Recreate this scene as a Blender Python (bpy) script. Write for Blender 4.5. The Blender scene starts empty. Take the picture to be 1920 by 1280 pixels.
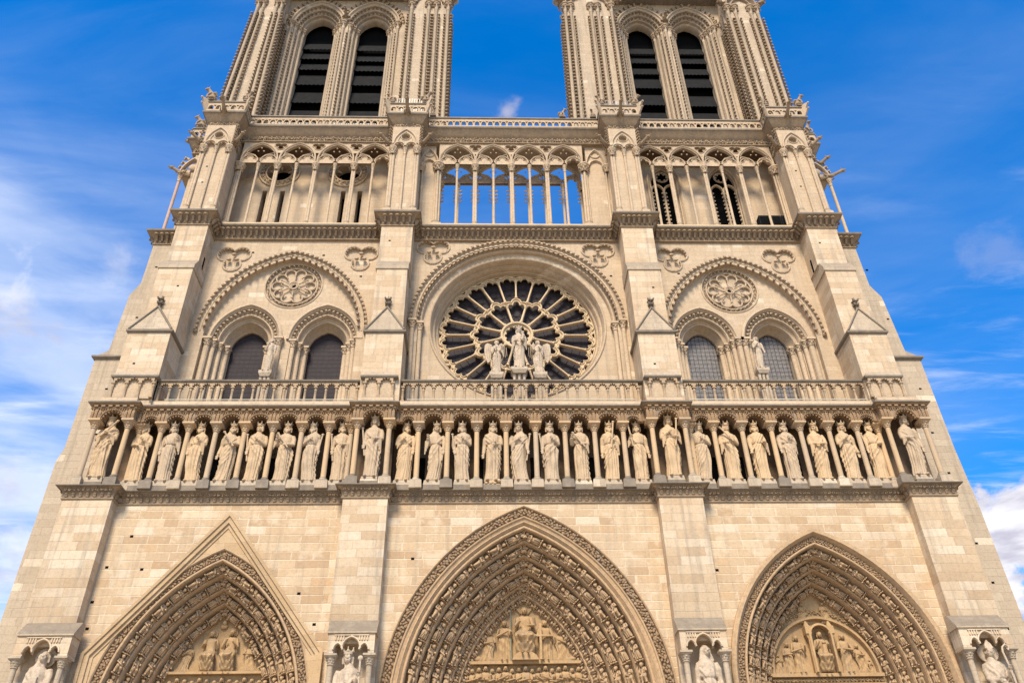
import bpy, bmesh, math, random
from mathutils import Vector, Matrix, geometry
PI = math.pi; R_ = math.radians
random.seed(7)
S = bpy.context.scene
COL = S.collection
CX, D = -1.68, 35.0
# ---------------------------------------------------------------- camera
def setup_camera():
    yaw, pit, rol, f = 0.0365715, 0.6369730, -0.0203738, 1577.31
    cy, sy, cp, sp = math.cos(yaw), math.sin(yaw), math.cos(pit), math.sin(pit)
    F = Vector((sy*cp, cy*cp, sp)); Rt = Vector((cy, -sy, 0)); U = Rt.cross(F)
    cr, sr = math.cos(rol), math.sin(rol)
    r2 = Rt*cr + U*sr; u2 = -Rt*sr + U*cr
    cam = bpy.data.cameras.new('camera'); o = bpy.data.objects.new('camera', cam); COL.objects.link(o)
    m = Matrix((r2, u2, -F)).transposed().to_4x4(); m.translation = Vector((CX, -D, 1.6))
    o.matrix_world = m
    cam.sensor_fit = 'HORIZONTAL'; cam.sensor_width = 36; cam.lens = f/1920*36
    cam.clip_start = .1; cam.clip_end = 5000
    S.camera = o
    return r2, u2, F
CAMR, CAMU, CAMF = setup_camera()
# ---------------------------------------------------------------- light
SUN_EL, SUN_AZ = 50, -14     # azimuth: degrees to the left of the camera's back
SUN_W, SUN_ANG, SKY_W, EXPO = 3.7, 17.0, .082, .80
sd = bpy.data.lights.new('sun', 'SUN'); sd.energy = SUN_W; sd.angle = R_(SUN_ANG); sd.color = (1, .90, .74)
so = bpy.data.objects.new('sun', sd); COL.objects.link(so)
az = R_(SUN_AZ)
tosun = Vector((math.sin(az)*math.cos(R_(SUN_EL)), -math.cos(az)*math.cos(R_(SUN_EL)), math.sin(R_(SUN_EL))))
so.rotation_euler = tosun.to_track_quat('Z', 'Y').to_euler(); so.location = (0, -60, 90)
def setup_world():
    w = bpy.data.worlds.new('World'); S.world = w; w.use_nodes = True
    nt = w.node_tree; N = nt.nodes; L = nt.links; N.clear()
    out = N.new('ShaderNodeOutputWorld'); bg = N.new('ShaderNodeBackground'); bg.inputs[1].default_value = SKY_W
    sky = N.new('ShaderNodeTexSky'); sky.sky_type = 'NISHITA'; sky.sun_disc = False
    sky.sun_elevation = R_(SUN_EL); sky.sun_rotation = math.atan2(tosun.x, tosun.y)
    sky.air_density = 1.0; sky.dust_density = .4; sky.ozone_density = 2.2
    hs = N.new('ShaderNodeHueSaturation'); hs.inputs['Saturation'].default_value = 1.48; hs.inputs['Value'].default_value = 2.0; hs.inputs['Hue'].default_value = .506
    L.new(sky.outputs[0], hs.inputs['Color'])
    tc = N.new('ShaderNodeTexCoord')
    def math_(op, a, b=None, c=None, clamp=False):
        n = N.new('ShaderNodeMath'); n.operation = op; n.use_clamp = clamp
        for i, x in enumerate((a, b, c)):
            if x is None: continue
            if isinstance(x, (int, float)): n.inputs[i].default_value = x
            else: L.new(x, n.inputs[i])
        return n.outputs[0]
    # cloud layers live on a flat sheet high above the city: direction / elevation
    sep = N.new('ShaderNodeSeparateXYZ'); L.new(tc.outputs['Generated'], sep.inputs[0])
    zz = math_('MAXIMUM', sep.outputs[2], .05)
    px = math_('DIVIDE', sep.outputs[0], zz); py = math_('DIVIDE', sep.outputs[1], zz)
    cmb = N.new('ShaderNodeCombineXYZ'); L.new(px, cmb.inputs[0]); L.new(py, cmb.inputs[1])
    def noise_(scale_vec, loc, detail, rough, rot=0, dist=0):
        mp = N.new('ShaderNodeMapping'); mp.inputs['Scale'].default_value = scale_vec; mp.inputs['Location'].default_value = loc
        mp.inputs['Rotation'].default_value = (0, 0, rot)
        L.new(cmb.outputs[0], mp.inputs[0])
        n = N.new('ShaderNodeTexNoise'); n.inputs['Scale'].default_value = 1; n.inputs['Detail'].default_value = detail
        n.inputs['Roughness'].default_value = rough; n.inputs['Distortion'].default_value = dist
        L.new(mp.outputs[0], n.inputs['Vector']); return n.outputs['Fac']
    def smooth(x, a, b):
        m = N.new('ShaderNodeMapRange'); m.interpolation_type = 'SMOOTHSTEP'; m.inputs['From Min'].default_value = a; m.inputs['From Max'].default_value = b
        L.new(x, m.inputs['Value']); return m.outputs[0]
    cir = smooth(noise_((1.1, 3.4, 1), (3.2, 1.7, 0), 9, .55, .12, .8), .36, .95)
    cir2 = smooth(noise_((2.4, 9.0, 1), (8.1, 4.0, 0), 8, .6, -.05, .5), .48, .9)
    # more cirrus to the left of the facade and low in the sky
    lft = smooth(px, .35, -1.15); low = smooth(sep.outputs[2], .78, .40)
    a1 = math_('MULTIPLY', cir, math_('ADD', math_('MULTIPLY', lft, .85), .12))
    a2 = math_('MULTIPLY', cir2, math_('MULTIPLY', low, 1.0))
    vm = N.new('ShaderNodeMapping'); vm.inputs['Scale'].default_value = (2.2, 2.2, 11); vm.inputs['Rotation'].default_value = (.05, -.10, 0); L.new(tc.outputs['Generated'], vm.inputs[0])
    vn = N.new('ShaderNodeTexNoise'); vn.inputs['Scale'].default_value = 1; vn.inputs['Detail'].default_value = 7; vn.inputs['Roughness'].default_value = .55; vn.inputs['Distortion'].default_value = .4; L.new(vm.outputs[0], vn.inputs['Vector'])
    veil = smooth(vn.outputs['Fac'], .36, .66)
    base = math_('MULTIPLY', math_('MULTIPLY', smooth(px, 1.5, -.75), low), math_('ADD', math_('MULTIPLY', veil, .85), .16))
    tot = math_('ADD', math_('ADD', a1, a2), base, clamp=True)
    # cumulus banks: (direction, angular radius, strength)
    def dirpx(x, y):
        return (CAMF + CAMR*((x-960)/1577.3) - CAMU*((y-640)/1577.3)).normalized()
    pn = N.new('ShaderNodeTexNoise'); pn.inputs['Scale'].default_value = 15; pn.inputs['Detail'].default_value = 9; pn.inputs['Roughness'].default_value = .62; pn.inputs['Distortion'].default_value = .25
    L.new(tc.outputs['Generated'], pn.inputs['Vector']); puff_n = pn.outputs['Fac']
    puffs = [((1925, 1010), 4.6, 1.0), ((1880, 965), 2.4, .9), ((10, 575), 3.4, .7), ((215, 520), 2.0, .35), ((950, 212), 1.3, .7), ((20, 1000), 4.4, .6), ((1870, 465), 2.0, .2), ((700, -700), 9, .6), ((3000, 600), 12, .8), ((-1200, 700), 12, .8)]
    cum = None
    for (p, rad, st) in puffs:
        d = dirpx(*p)
        dp = N.new('ShaderNodeVectorMath'); dp.operation = 'DOT_PRODUCT'; dp.inputs[1].default_value = d
        nv = N.new('ShaderNodeVectorMath'); nv.operation = 'NORMALIZE'; L.new(tc.outputs['Generated'], nv.inputs[0]); L.new(nv.outputs[0], dp.inputs[0])
        ang = math_('ARCCOSINE', math_('MINIMUM', dp.outputs['Value'], .999999))
        v = math_('SUBTRACT', 1.0, math_('DIVIDE', ang, R_(rad)))
        v = math_('ADD', v, math_('MULTIPLY', math_('SUBTRACT', puff_n, .5), 3.6))
        v = math_('MULTIPLY', smooth(v, .05, .45 if st > .8 else 1.0), st)
        cum = v if cum is None else math_('MAXIMUM', cum, v)
    mx = N.new('ShaderNodeMix'); mx.data_type = 'RGBA'
    L.new(math_('MULTIPLY', tot, .8), mx.inputs['Factor']); L.new(hs.outputs[0], mx.inputs['A']); mx.inputs['B'].default_value = (6.3, 6.9, 8.2, 1)
    cr = N.new('ShaderNodeMix'); cr.data_type = 'RGBA'; L.new(smooth(noise_((3.3, 3.3, 1), (6, 1, 0), 5, .55), .38, .62), cr.inputs['Factor'])
    cr.inputs['A'].default_value = (4.4, 4.3, 5.2, 1); cr.inputs['B'].default_value = (7.6, 7.6, 8.0, 1)
    m2 = N.new('ShaderNodeMix'); m2.data_type = 'RGBA'; L.new(cum, m2.inputs['Factor']); L.new(mx.outputs['Result'], m2.inputs['A']); L.new(cr.outputs['Result'], m2.inputs['B'])
    L.new(m2.outputs['Result'], bg.inputs[0]); L.new(bg.outputs[0], out.inputs[0])
setup_world()
S.view_settings.view_transform = 'Standard'; S.view_settings.look = 'None'; S.view_settings.gamma = 1; S.view_settings.exposure = EXPO
# ---------------------------------------------------------------- materials
def stone(name, cols, bw=1.0, bh=.41, mortar=.02, mcol=(.56, .47, .36), mfac=.6, streak=.25, rough=.9, whites=.05, bump=.35, blocks=True, dirt=.85, grey=(.27, .235, .19), vary=0, patch=0, grime=0):
    m = bpy.data.materials.new(name); m.use_nodes = True
    nt = m.node_tree; N = nt.nodes; L = nt.links; N.clear()
    out = N.new('ShaderNodeOutputMaterial'); bs = N.new('ShaderNodeBsdfPrincipled'); L.new(bs.outputs[0], out.inputs[0])
    bs.inputs['Roughness'].default_value = rough; bs.inputs['Specular IOR Level'].default_value = .25
    geo = N.new('ShaderNodeNewGeometry'); sep = N.new('ShaderNodeSeparateXYZ'); L.new(geo.outputs['Position'], sep.inputs[0])
    def M(op, a, b=None, clamp=False):
        n = N.new('ShaderNodeMath'); n.operation = op; n.use_clamp = clamp
        for i, x in enumerate((a, b)):
            if x is None: continue
            if isinstance(x, (int, float)): n.inputs[i].default_value = x
            else: L.new(x, n.inputs[i])
        return n.outputs[0]
    def noise_(scale, detail=4, vec=None, rough_=.5):
        n = N.new('ShaderNodeTexNoise'); n.inputs['Scale'].default_value = scale; n.inputs['Detail'].default_value = detail; n.inputs['Roughness'].default_value = rough_
        L.new(vec if vec else geo.outputs['Position'], n.inputs['Vector']); return n.outputs['Fac']
    def rng(x, a, b, c=0., d=1.):
        r = N.new('ShaderNodeMapRange'); r.inputs['From Min'].default_value = a; r.inputs['From Max'].default_value = b; r.inputs['To Min'].default_value = c; r.inputs['To Max'].default_value = d
        L.new(x, r.inputs['Value']); return r.outputs[0]
    def mix(f, a, b, mode='MIX'):
        x = N.new('ShaderNodeMix'); x.data_type = 'RGBA'; x.blend_type = mode
        if isinstance(f, (int, float)): x.inputs['Factor'].default_value = f
        else: L.new(f, x.inputs['Factor'])
        for k, c in (('A', a), ('B', b)):
            if isinstance(c, tuple): x.inputs[k].default_value = (*c, 1)
            else: L.new(c, x.inputs[k])
        return x.outputs['Result']
    big = noise_(.35, 3); mid = noise_(2.3, 6, rough_=.65); fine = noise_(17, 5, rough_=.7)
    if blocks:
        u = M('ADD', sep.outputs[0], sep.outputs[1]); z = sep.outputs[2]
        zj = M('ADD', z, M('MULTIPLY', M('SUBTRACT', big, .5), .10))
        row = M('FLOOR', M('DIVIDE', zj, bh)); fz = M('FRACT', M('DIVIDE', zj, bh))
        wn = N.new('ShaderNodeTexWhiteNoise'); wn.noise_dimensions = '1D'; L.new(row, wn.inputs['W'])
        cb = N.new('ShaderNodeCombineXYZ'); L.new(M('MULTIPLY', u, .55), cb.inputs[0]); L.new(M('MULTIPLY', row, 7.3), cb.inputs[1])
        uj = M('ADD', M('ADD', u, M('MULTIPLY', wn.outputs['Value'], 9.0)), M('MULTIPLY', M('SUBTRACT', noise_(1.0, 0, cb.outputs[0]), .5), 1.5))
        ub = M('DIVIDE', uj, bw); col = M('FLOOR', ub); fu = M('FRACT', ub)
        c2 = N.new('ShaderNodeCombineXYZ'); L.new(col, c2.inputs[0]); L.new(row, c2.inputs[1])
        w2 = N.new('ShaderNodeTexWhiteNoise'); w2.noise_dimensions = '2D'; L.new(c2.outputs[0], w2.inputs['Vector'])
        ramp = N.new('ShaderNodeValToRGB'); ramp.color_ramp.interpolation = 'LINEAR'
        e = ramp.color_ramp.elements
        n = len(cols)
        e[0].position = 0; e[0].color = (*cols[0], 1); e[1].position = 1 - whites*1.3; e[1].color = (*cols[-1], 1)
        for i in range(1, n-1):
            x = e.new((1-whites*1.3)*i/(n-1)); x.color = (*cols[i], 1)
        x = e.new(1-whites); x.color = (.63, .55, .43, 1)
        L.new(w2.outputs['Value'], ramp.inputs['Fac'])
        c = ramp.outputs['Color']
        # courses differ a little from one another
        c = mix(rng(wn.outputs['Value'], 0, 1, 0, .22), c, (cols[0][0]*.92, cols[0][1]*.9, cols[0][2]*.86))
        ed = mid
        mu = M('MINIMUM', fu, M('SUBTRACT', 1.0, fu)); mz = M('MINIMUM', fz, M('SUBTRACT', 1.0, fz))
        du = M('MULTIPLY', mu, bw); dz = M('MULTIPLY', mz, bh)
        dd = M('MINIMUM', du, dz)
        dd = M('ADD', dd, M('MULTIPLY', M('SUBTRACT', mid, .5), mortar*3.2))
        jm = rng(dd, mortar*.45, mortar*1.1, 1, 0)
        c = mix(M('MULTIPLY', jm, mfac), c, mcol)
    else:
        c = mix(rng(mid, .3, .7), cols[0], cols[-1])
    c = mix(rng(big, .35, .7, 0, .35), c, cols[0])
    # vertical weather streaks and pitted grain
    mp = N.new('ShaderNodeMapping'); mp.inputs['Scale'].default_value = (2.6, 2.6, .16); L.new(geo.outputs['Position'], mp.inputs[0])
    st = noise_(1.4, 5, mp.outputs[0], .6)
    c = mix(rng(st, .5, .74, 0, min(.75, streak*1.7)), c, (grey[0], grey[1], grey[2]))
    c = mix(rng(fine, .58, .78, 0, .4), c, (.22, .16, .10)); c = mix(rng(noise_(5.5, 5, None, .7), .54, .70, 0, .28), c, (.27, .20, .13))
    c = mix(rng(mid, .3, .75, 0, .25), c, (.62, .55, .44), 'SOFT_LIGHT')
    # soot and lichen on surfaces that face up
    sn = N.new('ShaderNodeSeparateXYZ'); L.new(geo.outputs['True Normal'], sn.inputs[0])
    up = M('MULTIPLY', rng(sn.outputs[2], .25, .75), rng(mid, .2, .5, .55, 1.0))
    c = mix(M('MULTIPLY', up, dirt), c, (.11, .093, .072))
    c = mix(1.0, c, (1.0, .935, .86), 'MULTIPLY')
    if grime: c = mix(rng(noise_(8.5, 7, None, .78), .47, .66, 0, grime), c, (.15, .115, .08))
    if patch: c = mix(rng(noise_(1.1, 6, None, .6), .54, .62, 0, patch), c, (.62, .50, .35))
    if vary:
        oi = N.new('ShaderNodeObjectInfo'); c = mix(rng(oi.outputs['Random'], .35, 1, 0, vary), c, (.58, .38, .19)); c = mix(rng(oi.outputs['Random'], .5, 0, 0, vary*.8), c, (.40, .32, .235))
    L.new(c, bs.inputs['Base Color'])
    bp = N.new('ShaderNodeBump'); bp.inputs['Strength'].default_value = bump; bp.inputs['Distance'].default_value = .03
    h = M('ADD', M('MULTIPLY', fine, .5), mid)
    if blocks:
        h = M('SUBTRACT', h, M('MULTIPLY', jm, .9)); h = M('ADD', h, M('MULTIPLY', w2.outputs['Value'], .35))
    L.new(h, bp.inputs['Height']); L.new(bp.outputs[0], bs.inputs['Normal'])
    return m
def plain(name, c, rough=.6, spec=.4, noise_amt=.3, scale=4, metal=0, bump=.15):
    m = bpy.data.materials.new(name); m.use_nodes = True; nt = m.node_tree; N = nt.nodes; L = nt.links
    bs = N['Principled BSDF']; bs.inputs['Roughness'].default_value = rough; bs.inputs['Metallic'].default_value = metal; bs.inputs['Specular IOR Level'].default_value = spec
    g = N.new('ShaderNodeNewGeometry'); n = N.new('ShaderNodeTexNoise'); n.inputs['Scale'].default_value = scale; n.inputs['Detail'].default_value = 5; L.new(g.outputs['Position'], n.inputs['Vector'])
    x = N.new('ShaderNodeMix'); x.data_type = 'RGBA'; L.new(n.outputs['Fac'], x.inputs['Factor'])
    x.inputs['A'].default_value = (*[v*(1-noise_amt) for v in c], 1); x.inputs['B'].default_value = (*[min(1, v*(1+noise_amt)) for v in c], 1)
    L.new(x.outputs['Result'], bs.inputs['Base Color'])
    b = N.new('ShaderNodeBump'); b.inputs['Strength'].default_value = bump; b.inputs['Distance'].default_value = .02; L.new(n.outputs['Fac'], b.inputs['Height']); L.new(b.outputs[0], bs.inputs['Normal'])
    return m
M_LOW = stone('lower_limestone', [(.41, .29, .18), (.51, .395, .26), (.56, .455, .32), (.44, .32, .20), (.60, .51, .37), (.50, .355, .215)], .92, .385, .024, (.66, .56, .42), .75, .28, whites=.05, patch=.45, bump=.5, grime=.24)
M_PIER = stone('pier_limestone', [(.46, .35, .235), (.55, .44, .31), (.60, .50, .37), (.49, .375, .25), (.63, .54, .41)], 1.15, .40, .016, (.38, .29, .195), .5, .42, whites=.12, patch=.2, grime=.22)
M_UP = stone('upper_limestone', [(.46, .365, .255), (.50, .405, .295), (.47, .37, .26), (.53, .435, .32)], .8, .33, .012, (.34, .26, .18), .35, .3, whites=.03, grime=.24)
M_GREY = stone('grey_limestone', [(.40, .335, .25), (.45, .38, .29), (.42, .345, .26), (.49, .42, .325)], .95, .38, .014, (.30, .245, .18), .5, .55, whites=.03, grime=.32)
M_CARVE = stone('carved_limestone', [(.45, .35, .24), (.52, .42, .305)], blocks=False, streak=.25, bump=.3, grime=0.4)
M_ROSE = stone('rose_limestone', [(.54, .42, .265), (.62, .50, .34)], blocks=False, streak=.06, bump=.2, dirt=.3, grime=0.12)
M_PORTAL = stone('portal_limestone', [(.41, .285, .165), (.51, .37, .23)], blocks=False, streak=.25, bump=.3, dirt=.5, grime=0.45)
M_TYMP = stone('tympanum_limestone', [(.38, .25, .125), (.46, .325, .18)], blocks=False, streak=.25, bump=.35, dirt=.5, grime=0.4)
M_KING = stone('statue_limestone', vary=.45, cols=[(.43, .325, .21), (.52, .405, .275)], blocks=False, streak=.12, bump=.25, dirt=.35, grime=0.3)
M_KCOL = stone('column_limestone', vary=.5, cols=[(.44, .32, .195), (.52, .40, .27)], blocks=False, streak=.2, bump=.2, dirt=.3, grime=0.2)
M_CANOPY = stone('canopy_limestone', [(.26, .17, .095), (.36, .25, .15)], blocks=False, streak=.35, bump=.4, dirt=.8, grime=0.5)  # grimy brown stone, darkened further for shadow between arches and cornice
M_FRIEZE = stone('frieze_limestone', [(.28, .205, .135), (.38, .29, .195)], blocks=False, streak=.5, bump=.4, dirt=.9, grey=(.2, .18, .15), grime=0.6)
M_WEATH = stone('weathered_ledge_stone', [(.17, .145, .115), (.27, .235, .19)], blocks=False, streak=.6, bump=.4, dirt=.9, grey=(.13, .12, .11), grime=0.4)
M_MARB = stone('white_statue_stone', [(.44, .365, .28), (.55, .465, .36)], blocks=False, streak=.45, bump=.3, dirt=.35, grey=(.26, .22, .18), grime=0.5)
M_BACK_SHADED = stone('gallery_stone_shaded', [(.15, .10, .062), (.20, .14, .088)], .8, .4, .014, (.2, .14, .1), .5, .3, whites=.0)  # stone colour darkened to carry the deep shadow inside the galleries
M_TOWER = stone('tower_limestone', [(.43, .35, .255), (.47, .39, .29), (.44, .355, .26), (.51, .43, .33)], .75, .33, .012, (.33, .26, .19), .35, .5, whites=.03, grime=.32)
M_SHAFT = stone('tower_shaft_stone', [(.43, .345, .25), (.51, .42, .315)], blocks=False, streak=.4, bump=.3, dirt=.8, grime=0.35)
M_BAL = stone('balustrade_limestone', [(.36, .265, .17), (.46, .355, .24)], blocks=False, streak=.4, bump=.3, dirt=.8, grime=0.45)
M_GABLE = stone('gable_limestone', [(.40, .285, .165), (.46, .34, .205), (.50, .375, .235)], 1.2, .5, .012, (.34, .24, .14), .4, .2, whites=.0, grime=.15)
M_DARK = plain('dark_void', (.008, .008, .008), 1, 0)
M_SLATE = plain('slate_louvre', (.016, .016, .016), .95, .08, .5, 2)
M_GLASS = plain('dark_leaded_glass', (.030, .024, .026), .6, .12, .5, 5, bump=.2)
M_GLASS2 = plain('pale_leaded_glass', (.15, .135, .12), .5, .35, .9, 9, bump=.5)
M_LEAD = plain('lead_bars', (.05, .032, .028), .8, .1)
M_METAL = plain('grey_metal', (.30, .30, .30), .45, .5, .2, 6, metal=.6)
M_WHITE = plain('pale_conduit', (.62, .56, .42), .5, .4, .1)
M_WOOD = plain('door_oak', (.10, .055, .03), .6, .3, .4, 3)
M_RUST = plain('reddish_shaft_stone', (.40, .27, .21), .8, .3, .25, 3)
M_VERD = plain('verdigris_bronze', (.17, .19, .14), .7, .2, .4, 9)
# ---------------------------------------------------------------- mesh builder
def _ico(n):
    bm = bmesh.new(); bmesh.ops.create_icosphere(bm, subdivisions=n, radius=1)
    v = [tuple(a.co) for a in bm.verts]; f = [tuple(x.index for x in q.verts) for q in bm.faces]; bm.free(); return v, f
ICO0 = _ico(1); ICO1 = _ico(2)
class MB:
    def __init__(s): s.v = []; s.f = []
    def add(s, vs, fs):
        o = len(s.v); s.v.extend(vs); s.f.extend([tuple(i+o for i in q) for q in fs]); return s
    def box(s, x0, x1, y0, y1, z0, z1):
        return s.add([(x0,y0,z0),(x1,y0,z0),(x1,y1,z0),(x0,y1,z0),(x0,y0,z1),(x1,y0,z1),(x1,y1,z1),(x0,y1,z1)],
                     [(0,3,2,1),(4,5,6,7),(0,1,5,4),(1,2,6,5),(2,3,7,6),(3,0,4,7)])
    def hexa(s, a, b):   # frustum from quad a (4 pts) to quad b
        return s.add(list(a)+list(b), [(0,3,2,1),(4,5,6,7),(0,1,5,4),(1,2,6,5),(2,3,7,6),(3,0,4,7)])
    def taper(s, xc, yc, z0, w0, d0, z1, w1, d1):
        q = lambda z, w, d: [(xc-w,yc-d,z),(xc+w,yc-d,z),(xc+w,yc+d,z),(xc-w,yc+d,z)]
        return s.hexa(q(z0,w0,d0), q(z1,w1,d1))
    def plate(s, outer, holes, y0, y1):
        loops = [[Vector((x, z, 0)) for x, z in l] for l in [outer]+list(holes)]
        tris = geometry.tessellate_polygon(loops)
        flat = [p for l in [outer]+list(holes) for p in l]; n = len(flat)
        o = len(s.v)
        s.v.extend([(x, y0, z) for x, z in flat]); s.v.extend([(x, y1, z) for x, z in flat])
        for a, b, c in tris:
            s.f.append((o+a, o+b, o+c)); s.f.append((o+n+c, o+n+b, o+n+a))
        k = 0
        for l in [outer]+list(holes):
            m = len(l)
            for i in range(m):
                a = k+i; b = k+(i+1) % m; s.f.append((o+a, o+b, o+n+b, o+n+a))
            k += m
        return s
    def prismx(s, yz, x0, x1):
        n = len(yz)
        return s.add([(x0, y, z) for y, z in yz]+[(x1, y, z) for y, z in yz],
                     [tuple(range(n)), tuple(range(2*n-1, n-1, -1))]+[(i, n+i, n+(i+1) % n, (i+1) % n) for i in range(n)])
    def rows(s, rows, closed=False):
        n = len(rows[0]); o = len(s.v)
        for r in rows: s.v.extend(r)
        for i in range(len(rows)-1):
            for j in range(n if closed else n-1):
                k = (j+1) % n
                s.f.append((o+i*n+j, o+i*n+k, o+(i+1)*n+k, o+(i+1)*n+j))
        return s
    def lathe(s, x, y, prof, n=12, sq=1.0):
        rs = [[(x+r*math.cos(2*PI*j/n+.2), y+r*sq*math.sin(2*PI*j/n+.2), z) for j in range(n)] for r, z in prof]
        s.rows(rs, True); return s
    def tube(s, pts, rad, n=8, cap=True):
        pts = [Vector(p) for p in pts]; m = len(pts)
        if isinstance(rad, (int, float)): rad = [rad]*m
        t = (pts[1]-pts[0]).normalized(); up = Vector((0, 0, 1)) if abs(t.z) < .9 else Vector((1, 0, 0))
        a = t.cross(up).normalized(); rs = []
        for i, p in enumerate(pts):
            t = (pts[min(i+1, m-1)]-pts[max(i-1, 0)]).normalized()
            a = (a-t*a.dot(t)).normalized(); b = t.cross(a)
            rs.append([tuple(p+(a*math.cos(2*PI*j/n)+b*math.sin(2*PI*j/n))*rad[i]) for j in range(n)])
        o = len(s.v); s.rows(rs, True)
        if cap:
            s.f.append(tuple(o+j for j in range(n-1, -1, -1))); s.f.append(tuple(o+(m-1)*n+j for j in range(n)))
        return s
    def blob(s, c, r, t=ICO0, M=None):
        r = (r, r, r) if isinstance(r, (int, float)) else r
        vs = [Vector((v[0]*r[0], v[1]*r[1], v[2]*r[2])) for v in t[0]]
        if M: vs = [M @ v for v in vs]
        c = Vector(c); return s.add([tuple(v+c) for v in vs], t[1])
    def inst(s, tpl, o, ex, ey, ez, k=1.0):
        o = Vector(o); ex = Vector(ex)*k; ey = Vector(ey)*k; ez = Vector(ez)*k
        return s.add([tuple(o+ex*v[0]+ey*v[1]+ez*v[2]) for v in tpl[0]], tpl[1])
    def sweep(s, path, prof):
        """path: function d -> list of (x,z); prof: list of (d, y)"""
        return s.rows([[(x, y, z) for x, z in path(d)] for d, y in prof])
    def plan(s, pts, prof, closed=False):
        """profile (out, z) swept along a plan polyline, mitred; outward = right-hand side of travel turned clockwise"""
        n = len(pts); P = [Vector(p) for p in pts]
        def nrm(a, b): d = (b-a).normalized(); return Vector((d.y, -d.x))
        mit = []
        for i in range(n):
            if i == 0: mit.append(nrm(P[0], P[1]))
            elif i == n-1: mit.append(nrm(P[-2], P[-1]))
            else:
                a = nrm(P[i-1], P[i]); b = nrm(P[i], P[i+1]); m = (a+b); m = m/max(.3, (1+a.dot(b))); mit.append(m)
        s.rows([[(P[i].x+mit[i].x*o, P[i].y+mit[i].y*o, z) for i in range(n)] for o, z in prof]); return s
    def build(s, name, mat, parent=None, smooth=35, kind=None):
        me = bpy.data.meshes.new(name); me.from_pydata(s.v, [], s.f); me.validate()
        bm = bmesh.new(); bm.from_mesh(me); bmesh.ops.recalc_face_normals(bm, faces=bm.faces); bm.to_mesh(me); bm.free()
        me.materials.append(mat)
        if smooth: me.shade_smooth(); me.set_sharp_from_angle(angle=R_(smooth))
        o = bpy.data.objects.new(name, me); COL.objects.link(o)
        if parent:
            o.parent = parent
            pm = Matrix.Translation(parent.location) if parent.parent is None else Matrix.Identity(4)
            if parent.parent is None and parent.location.length > 0: o.matrix_parent_inverse = pm.inverted()
        if kind: o['kind'] = kind
        return o
def empty(name, loc=(0, 0, 0)):
    o = bpy.data.objects.new(name, None); COL.objects.link(o); o.location = loc; return o
def tag(o, label=None, cat=None, group=None, kind=None):
    if label: o['label'] = label
    if cat: o['category'] = cat
    if group: o['group'] = group
    if kind: o['kind'] = kind
    return o
def copy(o, loc=None, parent=None):
    c = o.copy(); COL.objects.link(c); c.parent = parent
    if loc is not None: c.location = loc
    return c
def join_tpl(*parts):
    m = MB()
    for (t, c, r) in parts: m.blob(c, r, t)
    return (m.v, m.f)
# templates, local axes: x along, y outward, z up
def crocket_tpl():
    m = MB(); m.hexa([(-.16,0,-.28),(.16,0,-.28),(.12,.3,-.1),(-.12,.3,-.1)], [(-.2,0,.1),(.2,0,.1),(.2,.6,.34),(-.2,.6,.34)])
    m.blob((0, .62, .22), (.34, .26, .22)); m.blob((0, .8, .02), (.2, .16, .18)); return (m.v, m.f)
CROCK = crocket_tpl()
def fol_tpl(seed, n=5):
    r = random.Random(seed); m = MB()
    for i in range(n):
        a = 2*PI*i/n; m.blob((.34*math.cos(a)+r.uniform(-.08, .08), .18+r.uniform(0, .15), .34*math.sin(a)), (r.uniform(.17, .27), .16, r.uniform(.15, .26)))
    m.blob((0, .3, 0), (.16, .14, .16)); return (m.v, m.f)
FOL = [fol_tpl(i, 4+i % 3) for i in range(4)]
LEAF = (lambda m: (m.v, m.f))(MB().hexa([(-.42,0,-.5),(.42,0,-.5),(.3,.16,-.4),(-.3,.16,-.4)], [(-.34,0,.42),(.34,0,.42),(.4,.5,.5),(-.4,.5,.5)]).blob((0,.5,.42),(.34,.2,.18)))
class Arch:
    """pointed arch, centre x, spring z, half width w, rise h (h>=w)"""
    def __init__(s, cx, z0, w, h, sim=False):
        s.sim = sim; s.cx, s.z0, s.w, s.h = cx, z0, w, h; s.R = (w*w+h*h)/(2*w); s.c = s.R-w
    def right(s, d=0, n=16):
        if s.sim and d: return Arch(s.cx, s.z0, s.w-d, s.h*(s.w-d)/s.w).right(0, n)
        R = s.R-d; th = math.acos(min(1, s.c/R)) if s.c > 1e-6 else PI/2
        return [(s.cx-s.c+R*math.cos(th*i/n), s.z0+R*math.sin(th*i/n)) for i in range(n+1)]
    def path(s, d=0, n=16, zb=None):
        r = s.right(d, n); l = [(2*s.cx-x, z) for x, z in r]
        p = l+r[::-1][1:]
        if zb is not None: p = [(p[0][0], zb)]+p+[(p[-1][0], zb)]
        return p
    def along(s, d, step, zmin=-99, jamb=None):
        """points (x,z,tangent towards apex, inward normal) at equal spacing on both sides"""
        if s.sim and d: return Arch(s.cx, s.z0, s.w-d, s.h*(s.w-d)/s.w).along(0, step, zmin)
        out = []; R = s.R-d; th = math.acos(min(1, s.c/R)) if s.c > 1e-6 else PI/2
        n = max(1, int(R*th/step)); st = th/n
        for i in range(n):
            a = st*(i+.5)
            for sg in (1, -1):
                x = -s.c+R*math.cos(a); z = s.z0+R*math.sin(a)
                if z < zmin: continue
                out.append((s.cx+sg*x, z, Vector((-sg*math.sin(a), 0, math.cos(a))), Vector((-sg*math.cos(a), 0, -math.sin(a)))))
        return out
def circ(cx, cz, r, n=24, a0=0): return [(cx+r*math.cos(a0+2*PI*i/n), cz+r*math.sin(a0+2*PI*i/n)) for i in range(n)]
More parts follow.
